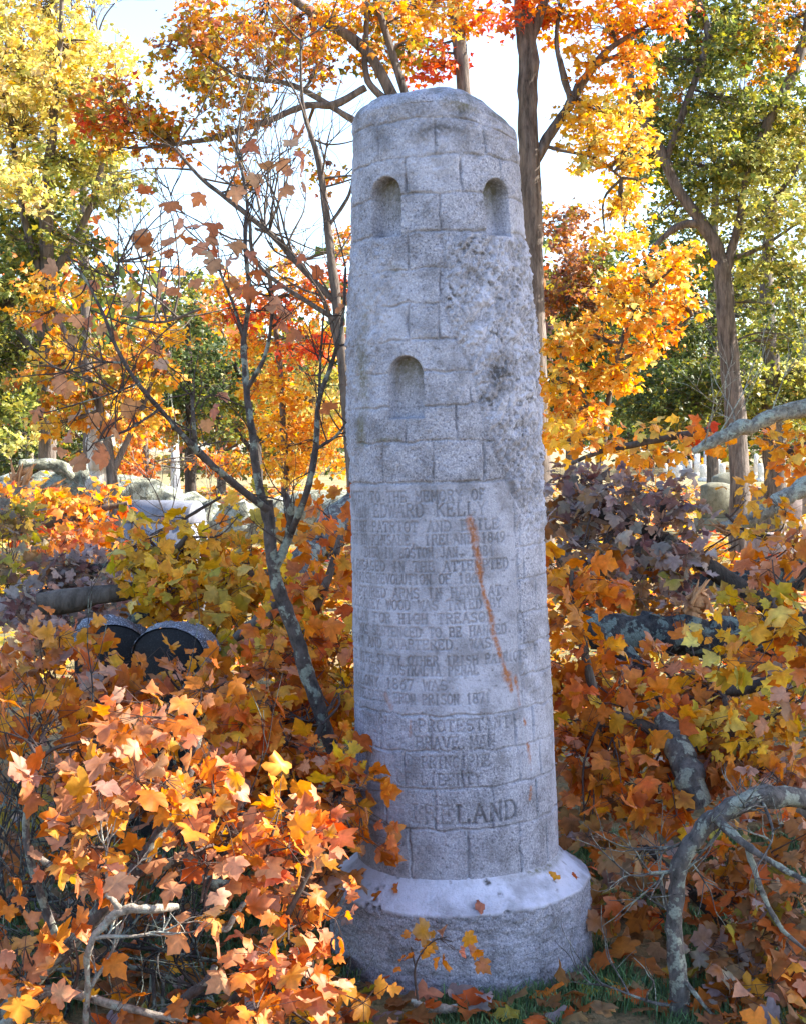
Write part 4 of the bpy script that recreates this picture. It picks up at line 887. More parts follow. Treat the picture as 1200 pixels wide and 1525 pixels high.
# two dark rounded stones among the leaves
def dark_stone(label, px, ytop, d, wpx, seed, yaw, rise):
    rng = np.random.default_rng(seed); c = P(px, ytop, d); h = c[2]+.03; w = wpx*d/F; th = .17
    t = thing('dark_gravestone', label, 'gravestone', (c[0], c[1], -.03), 'dark rounded gravestones')
    ca, sa = math.cos(yaw), math.sin(yaw)
    prof = [(-w/2, 0), (w/2, 0)]+[(w/2*math.cos(a), h-rise+rise*math.sin(a)) for a in np.linspace(0, math.pi, 24)]
    stone_profile(prof, th, .003, None, (c[0], c[1], -.03), 0, rng, yaw).build('tablet', M_GRAN_P, t, smooth=False)
    # rock-pitched arched top
    mb = MB(); A = np.linspace(0, math.pi, 50); D = np.linspace(-th/2-.006, th/2+.006, 16); AA, DD = np.meshgrid(A, D)
    X = (w/2+.004)*np.cos(AA); Z = h-rise+(rise+.004)*np.sin(AA); p = np.stack([X, DD, Z], -1)
    nz = (fbm(p, .06, 5, seed)*.045+.010)*np.clip(1-(np.abs(DD)/(th/2+.006))**4, .1, 1)
    X = X+np.cos(AA)*nz; Z = Z+np.sin(AA)*nz
    v = np.stack([X*ca-DD*sa+c[0], X*sa+DD*ca+c[1], Z-.03], -1).reshape(-1, 3); n = len(A); i = np.arange(len(D)-1)[:, None]*n; j = np.arange(n-1)[None]
    mb.add(v, np.stack([i+j, i+j+1, i+n+j+1, i+n+j], -1).reshape(-1, 4)); mb.build('rough_top', M_ROCKTOP, t)
dark_stone('dark gravestone with rough arched top, partly behind leaves beside the splintered stick', 165, 928, 5.9, 104, 3, .2, .10)
dark_stone('black rounded gravestone nearer the golden leaves, face fully in shade', 263, 932, 5.6, 108, 4, -.2, .10)
# blue-grey roll-top marker
def bolster():
    rng = np.random.default_rng(8); d = 13.0; c = P(245, 745, d); w = 112*d/F; h = c[2]+.03; r = .17
    t = thing('roll_top_gravestone', 'blue-grey gravestone with a rolled top in front of the big trunk', 'gravestone', (c[0], c[1], -.03))
    yaw = -.35; ca, sa = math.cos(yaw), math.sin(yaw)
    prof = [(-r, h-2*r*.6), (r, h-2*r*.6)]+[(r*math.cos(a), h-r+r*math.sin(a)) for a in np.linspace(0, math.pi, 20)]
    mb = stone_profile(prof, w, .01, None, (c[0], c[1], -.03), 0, rng, yaw+math.pi/2); mb.build('rolled_top', M_GRAN_B, t, smooth=False)
    mb = MB(); stone_profile([(-r*1.2, 0), (r*1.2, 0), (r*.98, h-2*r*.6-.003), (-r*.98, h-2*r*.6-.003)], w*1.04, .01, mb, (c[0], c[1], -.03), 0, rng, yaw+math.pi/2); mb.build('pedestal', M_GRAN_B, t, smooth=False)
bolster()
headstone('olive-grey gravestone with arched top, nearest of the sunlit row at right', 1066, 719, 27, 44, 'segment', M_GRAN_G, .28, .35, (.28, 1.25), rise=.07)
headstone('olive-grey wide gravestone half hidden behind the sunlit arched one', 1084, 704, 32, 50, 'segment', M_GRAN_G, .26, .35, rise=.12)
headstone('pinkish gravestone with a scrolled top right of the sunlit tree trunk', 1156, 724, 27, 72, 'scroll', M_GRAN_R, .28, .15, (.25, 1.2), rise=.10)
headstone('pinkish block gravestone low behind the curved mossy limb', 1150, 795, 18, 70, 'flat', M_GRAN_R, .3, .2, (.16, 1.35))
headstone('grey gravestone at the right edge beyond the scrolled one', 1200, 700, 34, 40, 'segment', M_GRAN_R, .28, .2, rise=.1)
def obelisk(label, px, ytop, d, wpx, matl=M_MARB, name='obelisk', group=None):
    c = P(px, ytop, d); h = c[2]+.03; w = wpx*d/F; t = thing(name, label, 'obelisk', (c[0], c[1], -.03), group)
    def fr(mb, a, b, z0, z1):
        v = [(-a, -a, z0), (a, -a, z0), (a, a, z0), (-a, a, z0), (-b, -b, z1), (b, -b, z1), (b, b, z1), (-b, b, z1)]; ca, sa = math.cos(.3), math.sin(.3)
        v = [(x*ca-y*sa+c[0], x*sa+y*ca+c[1], z-.03) for x, y, z in v]
        mb.add(v, [[0, 1, 5, 4], [1, 2, 6, 5], [2, 3, 7, 6], [3, 0, 4, 7], [4, 5, 6, 7]])
    mb = MB(); fr(mb, w*.5, w*.36, h*.25, h*.93); fr(mb, w*.36, w*.02, h*.931, h); mb.build('spire', matl, t, smooth=False)
    mb = MB(); fr(mb, w*1.0, w*1.0, 0, h*.12); fr(mb, w*.75, w*.7, h*.121, h*.249); mb.build('pedestal', matl, t, smooth=False)
obelisk('slim white marble obelisk standing beyond the big fallen trunk', 261, 657, 40, 14)
OG = 'distant white grave markers'
for k, (px, yt, d, w, kind) in enumerate([(1016, 673, 95, 6, 0), (1037, 676, 85, 8, 1), (1051, 671, 80, 7, 1), (1000, 684, 90, 8, 1), (1026, 686, 88, 7, 1), (1068, 684, 78, 7, 1), (1075, 690, 70, 8, 1), (1125, 676, 85, 6, 1), (1046, 692, 70, 9, 1), (1010, 693, 72, 9, 1), (990, 690, 80, 6, 1), (1132, 690, 70, 8, 1), (426, 712, 50, 5, 1)]):
    if k == 0: obelisk('thin white obelisk far off, left of the white pillars', px, yt, d, w, M_MARB, 'obelisk', OG); continue
    labs = {1: 'white square pillar far off, middle of the three tallest', 2: 'white square pillar far off, rightmost of the three tallest', 12: 'small pale gravestone seen between the sapling stems'}
    headstone(labs.get(k, 'small low white gravestone in the far sunlit lawn'), px, yt, d, w, 'flat' if k < 4 else 'arch', M_MARB, w*d/F*.6, .25, (.18, 1.4), OG if k != 12 else None, 0, 'distant_gravestone', rise=.1)

# ------------------------------------------------------------------ standing trees
def tree(label, limbs, clumps, seed, size=.1, detail=0, bark=M_TRUNK, dens=2.0, name='maple_tree', hole=None, group=None, base=None, sides=12, updn=.75, extra=None, connect=.012):
    rng = np.random.default_rng(seed); t = thing(name, label, 'tree', base if base is not None else P(*limbs[0][0][:3]), group)
    mw = MB(); paths = []
    for l in limbs:
        p, r = px_path(l); pp, _ = tube(mw, p, r, sides, .07, rng, 7); paths.append(pp)
    if extra: extra(mw, paths, rng)
    mw.build('trunk', bark, t)
    if clumps:
        mf = MB(); mt = MB()
        for cs in clumps:
            c = P(*cs[:3]); at = closest(paths, c); ln = np.linalg.norm(c-at)
            if ln > .1:
                mid = (at+c)/2+rng.normal(0, .07, 3)*ln+np.array([0, 0, .05*ln]); tube(mt, [at, mid, c], [connect*1.6, connect*1.2, connect*.6], 5, 0, rng, 4, False)
            clump(mf, mt, cs, rng, detail, size*.69, at, updn, dens*2.3, False, connect*.35, hole, 14)
        merge(mf, mt).build('crown', [M_LEAF, M_BARK], t, smooth=False)
    return t

# left: yellow above, green below
d = 17
tree('tall yellow maple turning green below, at the left edge', [[(75, 905, d, 16), (72, 690, d, 13), (70, 560, d, 12), (72, 420, d, 11), (70, 300, d, 9), (78, 200, d, 7), (90, 60, d, 4), (95, -80, d, 3)],
   [(70, 420, d, 7), (110, 360, d, 6), (145, 280, d, 5), (160, 180, d, 3)], [(70, 430, d, 6), (40, 340, d, 5), (25, 250, d, 4), (10, 120, d, 3)], [(72, 560, d, 6), (30, 500, d, 4), (-20, 460, d, 3)]],
  [(20, 70, d, 60, 60, 1.2, 'yellow'), (90, 130, d, 70, 55, 1.2, 'yellow'), (40, 190, d, 70, 60, 1.2, 'yellow'), (150, 190, d, 60, 45, 1, 'yellow'), (30, 270, d-1, 50, 40, 1, 'yellow'), (110, 240, d, 70, 35, 1, 'ygreen'), (180, 280, d, 50, 35, 1, 'ygreen', .8),
   (30, 360, d, 50, 45, 1, 'green'), (20, 440, d, 50, 50, 1, 'green'), (20, 530, d, 50, 50, 1, 'green'), (30, 610, d, 55, 45, 1, 'green'), (110, 360, d, 50, 30, 1, 'green', .7), (150, 420, d, 50, 30, 1, 'green', .6), (90, 480, d, 40, 30, 1, 'green', .5),
   (60, 30, d+1, 80, 50, 1, 'yellow', .8), (100, 90, d+1, 80, 60, 1, 'yellow', .9), (20, 130, d+1, 60, 70, 1, 'yellow', .9), (150, 240, d+1, 60, 45, 1, 'ygreen', .9), (60, 340, d+1, 80, 50, 1, 'green', .9), (180, 100, d, 40, 50, 1, 'yellow', .7), (130, 60, d, 50, 30, 1, 'yellow', .35), (-30, 150, d, 60, 160, 1.2, 'yellow'), (-40, 480, d, 50, 160, 1.2, 'green'), (60, -60, d, 130, 70, 1.5, 'yellow', .4), (20, 655, d, 50, 25, 1, 'ygreen', .6), (130, 300, d, 40, 20, 1, 'ygreen', .7)], 101, .115, 0, dens=1.9)
d = 13.5
tree('low spreading amber maple beneath the yellow tree at left', [[(175, 950, d, 9), (170, 740, d, 8), (150, 610, d, 6), (110, 520, d, 4), (70, 440, d, 3)], [(170, 700, d, 5), (215, 600, d, 4), (240, 520, d, 3)]],
  [(80, 430, d, 45, 28, .6, 'orng', .8), (60, 470, d, 40, 22, .6, 'orng', .8), (100, 520, d, 50, 22, .6, 'orng', .7), (60, 560, d, 40, 20, .5, 'olor', .8), (120, 590, d, 60, 25, .6, 'olor'), (190, 540, d, 60, 28, .6, 'olor'), (230, 500, d, 50, 22, .6, 'orng', .7), (90, 630, d, 45, 22, .5, 'orng'), (200, 610, d, 50, 30, .6, 'orng', .8), (250, 560, d, 30, 20, .5, 'olor', .6)],
  102, .11, 0)
# tree behind the tower with limbs reaching upper-left
d = 14
tree('many-limbed maple behind the tower, limbs reaching to upper left', [[(690, 900, d, 18), (680, 500, d, 16), (640, 260, d, 12), (595, 165, d, 9), (545, 75, d, 8), (480, 30, d, 7), (400, -30, d, 5)],
   [(545, 130, d, 5), (500, 155, d, 5.5), (455, 158, d, 5), (400, 180, d, 4.5), (320, 205, d, 4), (260, 215, d, 2.5)], [(600, 190, d, 6), (540, 185, d, 5), (480, 150, d, 4.5), (430, 125, d, 4), (350, 110, d, 3), (280, 60, d, 2)], [(595, 165, d, 6), (548, 120, d, 5), (545, 60, d, 4), (550, -20, d, 4)],
   [(640, 260, d, 8), (560, 0, d, 5)]],
  [(170, 160, d, 65, 42, .8, 'red', .5), (170, 165, d, 60, 40, .8, 'olor', 1.0), (230, 185, d, 45, 30, .7, 'olor'), (300, 130, d, 50, 30, .7, 'olor'), (330, 60, d, 60, 35, .8, 'mixpink'), (400, 90, d, 50, 30, .7, 'mixpink', .9), (440, 30, d, 60, 30, .8, 'mixpink', .8), (280, 50, d, 40, 25, .6, 'mixpink', .7),
   (370, 150, d, 55, 25, .7, 'olor', .8), (350, 195, d, 40, 22, .6, 'olor', .7), (500, 20, d, 40, 30, .7, 'sunset', .8), (560, 20, d, 45, 30, .7, 'olor', .8), (470, 100, d, 45, 25, .6, 'mixpink', .6), (540, 90, d, 30, 22, .5, 'olor', .6), (180, 220, d, 35, 18, .6, 'olor', .7), (120, 180, d, 22, 14, .5, 'red', .8), (250, 230, d, 30, 14, .5, 'mixpink', .5),
   (620, 60, d, 40, 30, .7, 'olor', .7), (600, 25, d, 40, 25, .7, 'orng', .7), (350, -60, d, 200, 50, 1.2, 'sunset', .6), (480, 60, d+1, 60, 40, .8, 'olor', .8), (390, 40, d+1, 60, 40, .8, 'mixpink', .8), (310, 100, d+1, 55, 40, .8, 'olor', .8), (560, 60, d+1, 50, 40, .8, 'olor', .8), (640, 20, d+1, 60, 35, .8, 'orng', .8), (250, 200, d, 50, 30, .8, 'olor', .8), (240, 90, d+1, 40, 30, .7, 'mixpink', .35), (290, 20, d+1, 40, 30, .7, 'mixpink', .5), (370, 260, d+1, 60, 22, .8, 'mixpink', .3), (480, 250, d+1, 40, 40, .8, 'mixpink', .3), (300, 30, d+1, 40, 20, .8, 'mixpink', .6)], 103, .105, 0, dens=1.7)
# trunk directly above the tower
d = 18
tree('straight-trunked maple rising directly behind the tower top', [[(705, 870, d, 13), (700, 400, d, 11), (690, 130, d, 10), (682, 60, d, 10), (676, -30, d, 9), (670, -150, d, 8)]],
  [(640, 100, d, 40, 22, .8, 'red'), (680, 90, d, 25, 20, .6, 'red'), (610, 95, d, 15, 10, .5, 'red', .8), (645, 70, d, 30, 18, .6, 'red', .8), (690, 20, d, 50, 25, .8, 'sunset', .9), (740, 20, d, 35, 25, .7, 'red', .7), (600, 0, d, 50, 25, .8, 'sunset', .7), (670, -50, d, 120, 40, 1, 'sunset', .8)], 104, .12, 0, dens=1.8)
# tall trunk right of the tower
d = 15
tree('tall bare-trunked maple just right of the tower with amber crown', [[(808, 885, d, 18), (800, 620, d, 17), (794, 430, d, 16), (790, 300, d, 16), (786, 180, d, 15), (785, 80, d, 15), (778, 0, d, 13), (770, -120, d, 11)],
   [(790, 250, d, 8), (815, 205, d, 8), (845, 160, d, 7), (868, 120, d, 7), (905, 75, d, 5), (950, 45, d, 3)], [(850, 150, d, 5), (838, 110, d, 5), (828, 60, d, 3.5), (835, 0, d, 3)], [(850, 150, d, 4), (885, 100, d, 4), (940, 75, d, 3)], [(790, 60, d, 8), (810, 0, d, 7), (830, -60, d, 6)],
   [(800, 215, d, 3), (840, 225, d, 2.6), (885, 235, d, 2), (925, 265, d, 1.6)]],
  [(770, 20, d, 45, 30, .7, 'red', .7), (830, 20, d, 50, 35, .8, 'sunset'), (900, 30, d, 60, 35, .9, 'sunset'), (960, 45, d, 50, 35, .8, 'sunset'), (1000, 20, d, 35, 22, .7, 'fire', .8), (880, 90, d, 40, 30, .7, 'orng', .8), (930, 110, d, 40, 30, .7, 'orng'), (860, 180, d, 35, 35, .6, 'ygold', .9), (880, 210, d, 50, 45, .7, 'ygold', .8), (930, 330, d, 40, 40, .7, 'ygold', .7), (910, 170, d, 45, 35, .7, 'ygold', .9),
   (930, 240, d, 40, 35, .7, 'ygold', .8), (880, 250, d, 25, 25, .5, 'yellow', .5), (950, 200, d, 35, 35, .7, 'ygold', .8), (920, 300, d, 35, 20, .6, 'ygold', .7), (900, 350, d, 22, 16, .5, 'ygold', .6), (960, 280, d, 25, 15, .5, 'sunset', .7), (860, 130, d, 22, 20, .5, 'orng', .6), (870, -60, d, 200, 50, 1.2, 'sunset', .8)], 105, .11, 0, dens=1.75)
# large green tree on the right
d = 21
tree('large leaning green-yellow tree at right, forking above the gravestones', [[(1100, 880, d, 17), (1100, 690, d, 15), (1092, 600, d, 15), (1082, 500, d, 14), (1076, 420, d, 13), (1066, 370, d, 11), (1040, 325, d, 9), (1010, 285, d, 8), (990, 240, d, 8), (965, 190, d, 8), (940, 140, d, 7), (935, 60, d, 6), (920, -60, d, 5)],
   [(1045, 335, d, 7), (1015, 335, d, 6), (985, 355, d, 4), (960, 390, d, 3)], [(1076, 420, d, 8), (1100, 330, d, 6), (1110, 260, d, 5), (1140, 190, d, 7), (1175, 120, d, 8), (1200, 50, d, 8), (1215, -40, d, 7)], [(1100, 350, d, 4), (1150, 300, d, 4), (1220, 200, d, 3)], [(1045, 90, d, 5), (1052, 40, d, 5), (1040, 0, d, 4), (1030, -50, d, 4)], [(990, 240, d, 5), (1045, 90, d, 5)],
   [(1076, 390, d, 4), (1130, 370, d, 3), (1190, 330, d, 2)]],
  [(1080, 60, d, 70, 50, 1.4, 'green', .7), (1150, 60, d, 60, 55, 1.4, 'olor', .7), (1020, 90, d, 60, 40, 1.2, 'green', .7), (1080, 150, d, 75, 50, 1.4, 'green', .8), (1160, 160, d, 55, 45, 1.3, 'green', .8), (1010, 190, d, 50, 40, 1.2, 'green', .8), (1060, 240, d, 70, 40, 1.4, 'green', .9), (1140, 250, d, 70, 45, 1.4, 'ygreen'), (1190, 200, d, 35, 40, 1.2, 'yellow', .8),
   (1160, 320, d-1, 60, 35, 1.2, 'ygreen'), (1090, 300, d, 55, 30, 1.2, 'ygreen', .8), (1010, 290, d+1, 40, 25, 1, 'green', .8), (1150, 390, d, 65, 30, 1.3, 'ygreen', .8), (1000, 330, d+1, 35, 25, 1, 'ygreen', .5), (1190, 440, d, 40, 40, 1, 'green', .8), (1130, 450, d, 40, 25, 1, 'green', .6), (1180, 500, d, 50, 30, 1, 'green', .8), (970, 330, d+1, 30, 20, 1, 'green', .6), (1230, 300, d, 60, 220, 1.5, 'ygreen', .7), (1100, -60, d, 200, 60, 1.5, 'green', .6),
   (960, 240, d+1, 50, 50, 1.2, 'green', .8), (950, 170, d+1, 40, 40, 1.2, 'green', .8), (1000, 60, d+1, 60, 50, 1.2, 'green', .9), (1090, 30, d+1, 90, 50, 1.2, 'green', .9), (1170, 40, d+1, 60, 60, 1.2, 'olor', .7), (1130, 200, d+1, 90, 60, 1.2, 'ygreen', .9), (1050, 380, d+1, 70, 40, 1.2, 'green', .7), (1030, 30, d, 40, 25, 1, 'red', .25), (970, 130, d, 40, 30, 1, 'olor', .7)], 106, .125, 0, dens=1.8)
d = 26
tree('dark-trunked green tree behind the leaning one at far right', [[(1155, 870, d, 18), (1152, 700, d, 16), (1148, 600, d, 14), (1146, 520, d, 12), (1140, 420, d, 10), (1150, 300, d, 7)]],
  [(1060, 560, d, 80, 35, 1.6, 'green', .9), (1160, 560, d, 70, 40, 1.6, 'ygreen', .8), (1110, 600, d, 90, 30, 1.6, 'green'), (1190, 610, d, 40, 30, 1.3, 'ygreen', .8), (1000, 580, d, 60, 50, 1.6, 'dark', 1.3), (970, 610, d, 60, 30, 1.5, 'dark', 1.3), (1130, 490, d, 60, 30, 1.4, 'green', .8), (1030, 480, d, 50, 40, 1.4, 'dark', .9), (1040, 620, d, 60, 25, 1.4, 'green'), (960, 470, d, 40, 70, 1.5, 'dark', .8), (1230, 560, d, 60, 70, 1.5, 'green')], 107, .13, 0, bark=M_TRUNK, dens=1.9, name='oak_tree')
d = 12
tree('bright orange young maple right of the tower', [[(880, 960, d, 7), (885, 760, d, 6), (900, 640, d, 5), (915, 540, d, 4), (950, 450, d, 3), (1000, 400, d, 2)], [(900, 640, d, 3), (850, 560, d, 3), (830, 520, d, 2)], [(915, 540, d, 3), (980, 510, d, 2), (1030, 470, d, 1.5)]],
  [(1010, 390, d, 36, 28, .5, 'orng'), (960, 410, d, 50, 24, .6, 'orng'), (900, 430, d, 30, 18, .5, 'orng', .8), (1010, 450, d, 40, 28, .5, 'orng'), (940, 460, d, 60, 30, .6, 'orng'), (880, 500, d, 50, 30, .6, 'orng'), (960, 520, d, 45, 24, .5, 'orng'), (840, 510, d, 40, 25, .5, 'orng'), (900, 560, d, 60, 32, .6, 'orng'), (840, 580, d, 45, 35, .6, 'orng'), (880, 620, d, 50, 25, .6, 'orng'), (830, 640, d, 32, 30, .5, 'orng'), (990, 500, d, 30, 18, .4, 'sunset', .8)],
  108, .10, 1, bark=M_BARK, dens=1.9)
d = 30
tree('reddish brown tree far behind, just right of the tower shoulder', [[(850, 790, d, 8), (848, 560, d, 7), (845, 420, d, 5), (840, 320, d, 3)]],
  [(840, 330, d, 45, 35, 1.6, 'maroon', .9), (860, 390, d, 50, 40, 1.7, 'maroon', 1.1), (830, 440, d, 45, 40, 1.6, 'maroon', 1.1), (880, 450, d, 50, 40, 1.7, 'maroon'), (850, 500, d, 55, 35, 1.7, 'dark', 1), (840, 560, d, 55, 40, 1.7, 'dark', 1.2), (900, 560, d, 50, 50, 1.7, 'dark', 1.2), (870, 620, d, 90, 35, 1.8, 'dark', 1.2), (900, 390, d, 30, 30, 1.2, 'green', .8), (900, 520, d, 60, 60, 1.6, 'dark', 1), (940, 430, d, 50, 50, 1.6, 'dark', .7)], 109, .16, 0, dens=1.9, name='copper_tree')
# left-middle group
d = 22
tree('red-orange maple glowing behind the sapling stems', [[(425, 850, d, 7), (425, 700, d, 6), (420, 580, d, 5), (410, 480, d, 4), (400, 400, d, 3)]],
  [(430, 390, d, 40, 20, 1, 'mixpink', .5), (510, 370, d, 30, 35, 1, 'mixpink', .6), (350, 430, d, 50, 28, 1.1, 'sunset', .7), (390, 470, d, 50, 35, 1.1, 'red', .6), (450, 440, d, 50, 35, 1.1, 'sunset', .7), (490, 420, d, 40, 30, 1, 'red', .6), (370, 510, d, 45, 30, 1.1, 'sunset', .8), (440, 520, d, 55, 35, 1.1, 'red', .6), (410, 570, d, 60, 40, 1.2, 'orng'), (430, 630, d, 55, 40, 1.2, 'orng', 1.1), (425, 690, d, 50, 28, 1.1, 'orng', 1.1), (480, 590, d, 40, 50, 1, 'yellow', .8), (490, 660, d, 35, 50, 1, 'orng'), (330, 470, d, 35, 20, 1, 'mixpink', .6), (480, 500, d, 40, 30, 1, 'sunset', .7)], 110, .125, 0, dens=1.7)
d = 32
tree('dark green spreading tree in the distance left of the sapling', [[(385, 730, d, 8), (382, 680, d, 8), (378, 620, d, 5), (350, 540, d, 4)], [(382, 680, d, 4), (350, 640, d, 3), (320, 620, d, 2)], [(382, 670, d, 4), (410, 630, d, 3)], [(285, 770, d, 9), (285, 690, d, 9), (283, 600, d, 7), (280, 480, d, 4)]],
  [(280, 470, d, 45, 35, 1.6, 'dark', .9), (300, 530, d, 60, 40, 1.8, 'dark', 1.1), (260, 580, d, 50, 45, 1.8, 'dark', 1.1), (330, 580, d, 60, 40, 1.8, 'dark', 1.1), (370, 600, d, 60, 30, 1.8, 'green', .9), (320, 640, d, 60, 22, 1.6, 'green', .8), (240, 640, d, 50, 30, 1.5, 'olor', .8), (300, 430, d, 40, 25, 1.4, 'green', .6), (400, 560, d, 50, 40, 1.6, 'dark', .7)], 111, .17, 0, bark=M_BARKD, dens=1.8, name='oak_tree')
tree('small russet maple beside the white obelisk', [[(220, 760, 28, 6), (218, 690, 28, 5), (215, 610, 28, 3)]],
  [(210, 600, 28, 50, 30, 1.3, 'orng'), (212, 645, 28, 34, 30, 1.1, 'ember'), (180, 650, 28, 40, 30, 1.2, 'orng', .8), (205, 695, 28, 36, 18, 1, 'ember'), (312, 685, 28, 30, 18, 1.1, 'ember', .8), (350, 690, 28, 40, 18, 1, 'olor', .9)], 112, .15, 0, dens=1.8)
# snag
def snag():
    d = 14.5; t = log_('broken_tree_stump', 'tall broken stump with peeling white bark left of the obelisk', 'stump',
      [[(152, 900, d, 24), (150, 760, d, 22), (150, 700, d, 20), (150, 640, d, 18), (148, 600, d, 12)]], M_BLEACH, 113, sides=20, rough=.14, splinter=[(150, 605, d, 4, -45, 8, 9)])
snag()
# bare tree
def bare(mw, paths, rng):
    for _ in range(46):
        pp = paths[rng.integers(len(paths))]; k = rng.integers(len(pp)//5, len(pp)); s = pp[k]
        twig_tree(mw, s, unit(rng.normal(0, .6, 3)*np.array([1, .4, 1])+np.array([0, 0, .6])), rng.uniform(.4, .9), .011, 2, rng, n=4, kids=2)
d = 12
tree('bare leafless tree with arching limbs left of the tower', [[(540, 960, d, 11), (525, 700, d, 10), (505, 480, d, 8), (488, 340, d, 6), (475, 240, d, 5), (452, 160, d, 3), (448, 60, d, 1.5)],
   [(500, 450, d, 5), (450, 400, d, 4.5), (405, 350, d, 4.2), (350, 305, d, 4), (300, 265, d, 3), (262, 222, d, 2)], [(512, 560, d, 4), (480, 440, d, 3), (420, 360, d, 2.5), (380, 340, d, 2)], [(505, 480, d, 4), (390, 400, d, 3), (372, 330, d, 2.5), (365, 270, d, 2), (352, 215, d, 1.4)], [(488, 340, d, 3), (520, 290, d, 2.5), (528, 240, d, 2)],
   [(300, 460, d, 2), (240, 480, d, 2.2), (180, 470, d, 1.4)]], [], 114, bark=M_BARK, name='bare_tree', extra=bare, sides=8)
def bare2(mw, paths, rng):
    for _ in range(20):
        pp = paths[rng.integers(len(paths))]; k = rng.integers(len(pp)//2, len(pp)); twig_tree(mw, pp[k], unit(rng.normal(0, .4, 3)+np.array([0, 0, .9])), rng.uniform(.8, 1.5), .02, 2, rng, n=4, kids=2)
tree('bare topmost twigs of a distant leafless tree at upper left', [[(135, 770, 30, 9), (125, 300, 30, 6), (120, 70, 30, 3), (115, 0, 30, 2)], [(125, 300, 30, 4), (105, 100, 30, 2.5), (75, 20, 30, 1.5)], [(122, 150, 30, 3), (150, 40, 30, 1.6)]], [], 115, bark=M_BARK, name='bare_tree', extra=bare2, sides=6)

tree('broad dark green tree far behind the leaning tree at right', [[(1060, 735, 45, 9), (1060, 500, 45, 8), (1065, 250, 45, 5)]],
  [(1000, 120, 45, 90, 60, 3, 'green', .5), (1120, 120, 45, 90, 70, 3, 'green', .5), (1010, 240, 45, 80, 70, 3, 'green', .6), (1120, 270, 45, 90, 80, 3, 'ygreen', .6), (1000, 380, 45, 80, 70, 3, 'dark', .7), (1110, 420, 45, 90, 70, 3, 'green', .7), (980, 500, 45, 80, 60, 3, 'dark', .8), (1090, 540, 45, 110, 60, 3, 'dark', .8), (1000, 620, 45, 120, 35, 3, 'dark', .8), (900, 650, 45, 90, 22, 3, 'dark', .9), (1090, 655, 60, 120, 14, 3, 'dark', 1), (1150, 630, 45, 80, 30, 3, 'dark', .8)],
  116, .24, 0, name='oak_tree', connect=.03)
tree('broad green tree far behind the yellow maple at left', [[(60, 735, 40, 9), (60, 500, 40, 8), (70, 250, 40, 5)]],
  [(40, 160, 40, 80, 60, 3, 'yellow', .5), (60, 280, 40, 80, 50, 3, 'ygreen', .6), (30, 380, 40, 70, 50, 3, 'green', .7), (40, 480, 40, 80, 50, 3, 'dark', .8), (60, 580, 40, 110, 45, 3, 'dark', .8), (150, 620, 40, 100, 40, 3, 'green', .8), (170, 540, 40, 60, 35, 2.5, 'olor', .6), (60, 650, 40, 110, 30, 3, 'dark', .8), (50, 690, 40, 90, 24, 3, 'dark', .9), (170, 680, 40, 80, 26, 3, 'olor', .8)],
  117, .24, 0, name='oak_tree', connect=.03)
tree('distant amber tree filling the gap behind the sapling stems', [[(330, 735, 50, 7), (330, 600, 50, 5), (335, 500, 50, 3)]],
  [(320, 470, 50, 50, 25, 2.5, 'mixpink', .4), (330, 540, 50, 80, 40, 3, 'olor', .7), (260, 620, 50, 80, 35, 3, 'dark', .8), (380, 630, 50, 90, 35, 3, 'olor', .8), (470, 600, 50, 60, 60, 3, 'green', .7), (470, 520, 50, 50, 40, 3, 'olor', .5), (470, 680, 50, 70, 25, 3, 'dark', .8), (360, 690, 50, 90, 20, 3, 'olor', .9), (290, 690, 50, 40, 18, 3, 'dark', .8)],
  118, .27, 0, connect=.03)
log_('splintered_wood_heap', 'sun-bleached splintered wood heaped at the far left end of the trunk', 'broken wood',
  [[(-30, 770, 14.2, 16), (20, 735, 14.2, 22), (60, 740, 14.2, 16)], [(30, 770, 14, 12), (80, 750, 14, 14), (110, 770, 14, 9)]], M_BLEACH, 119, rough=.3, splinter=[(20, 735, 14.1, 30, -45, 10, 12), (60, 745, 14, 45, -30, 8, 10), (0, 750, 14, -30, -50, 8, 8)])

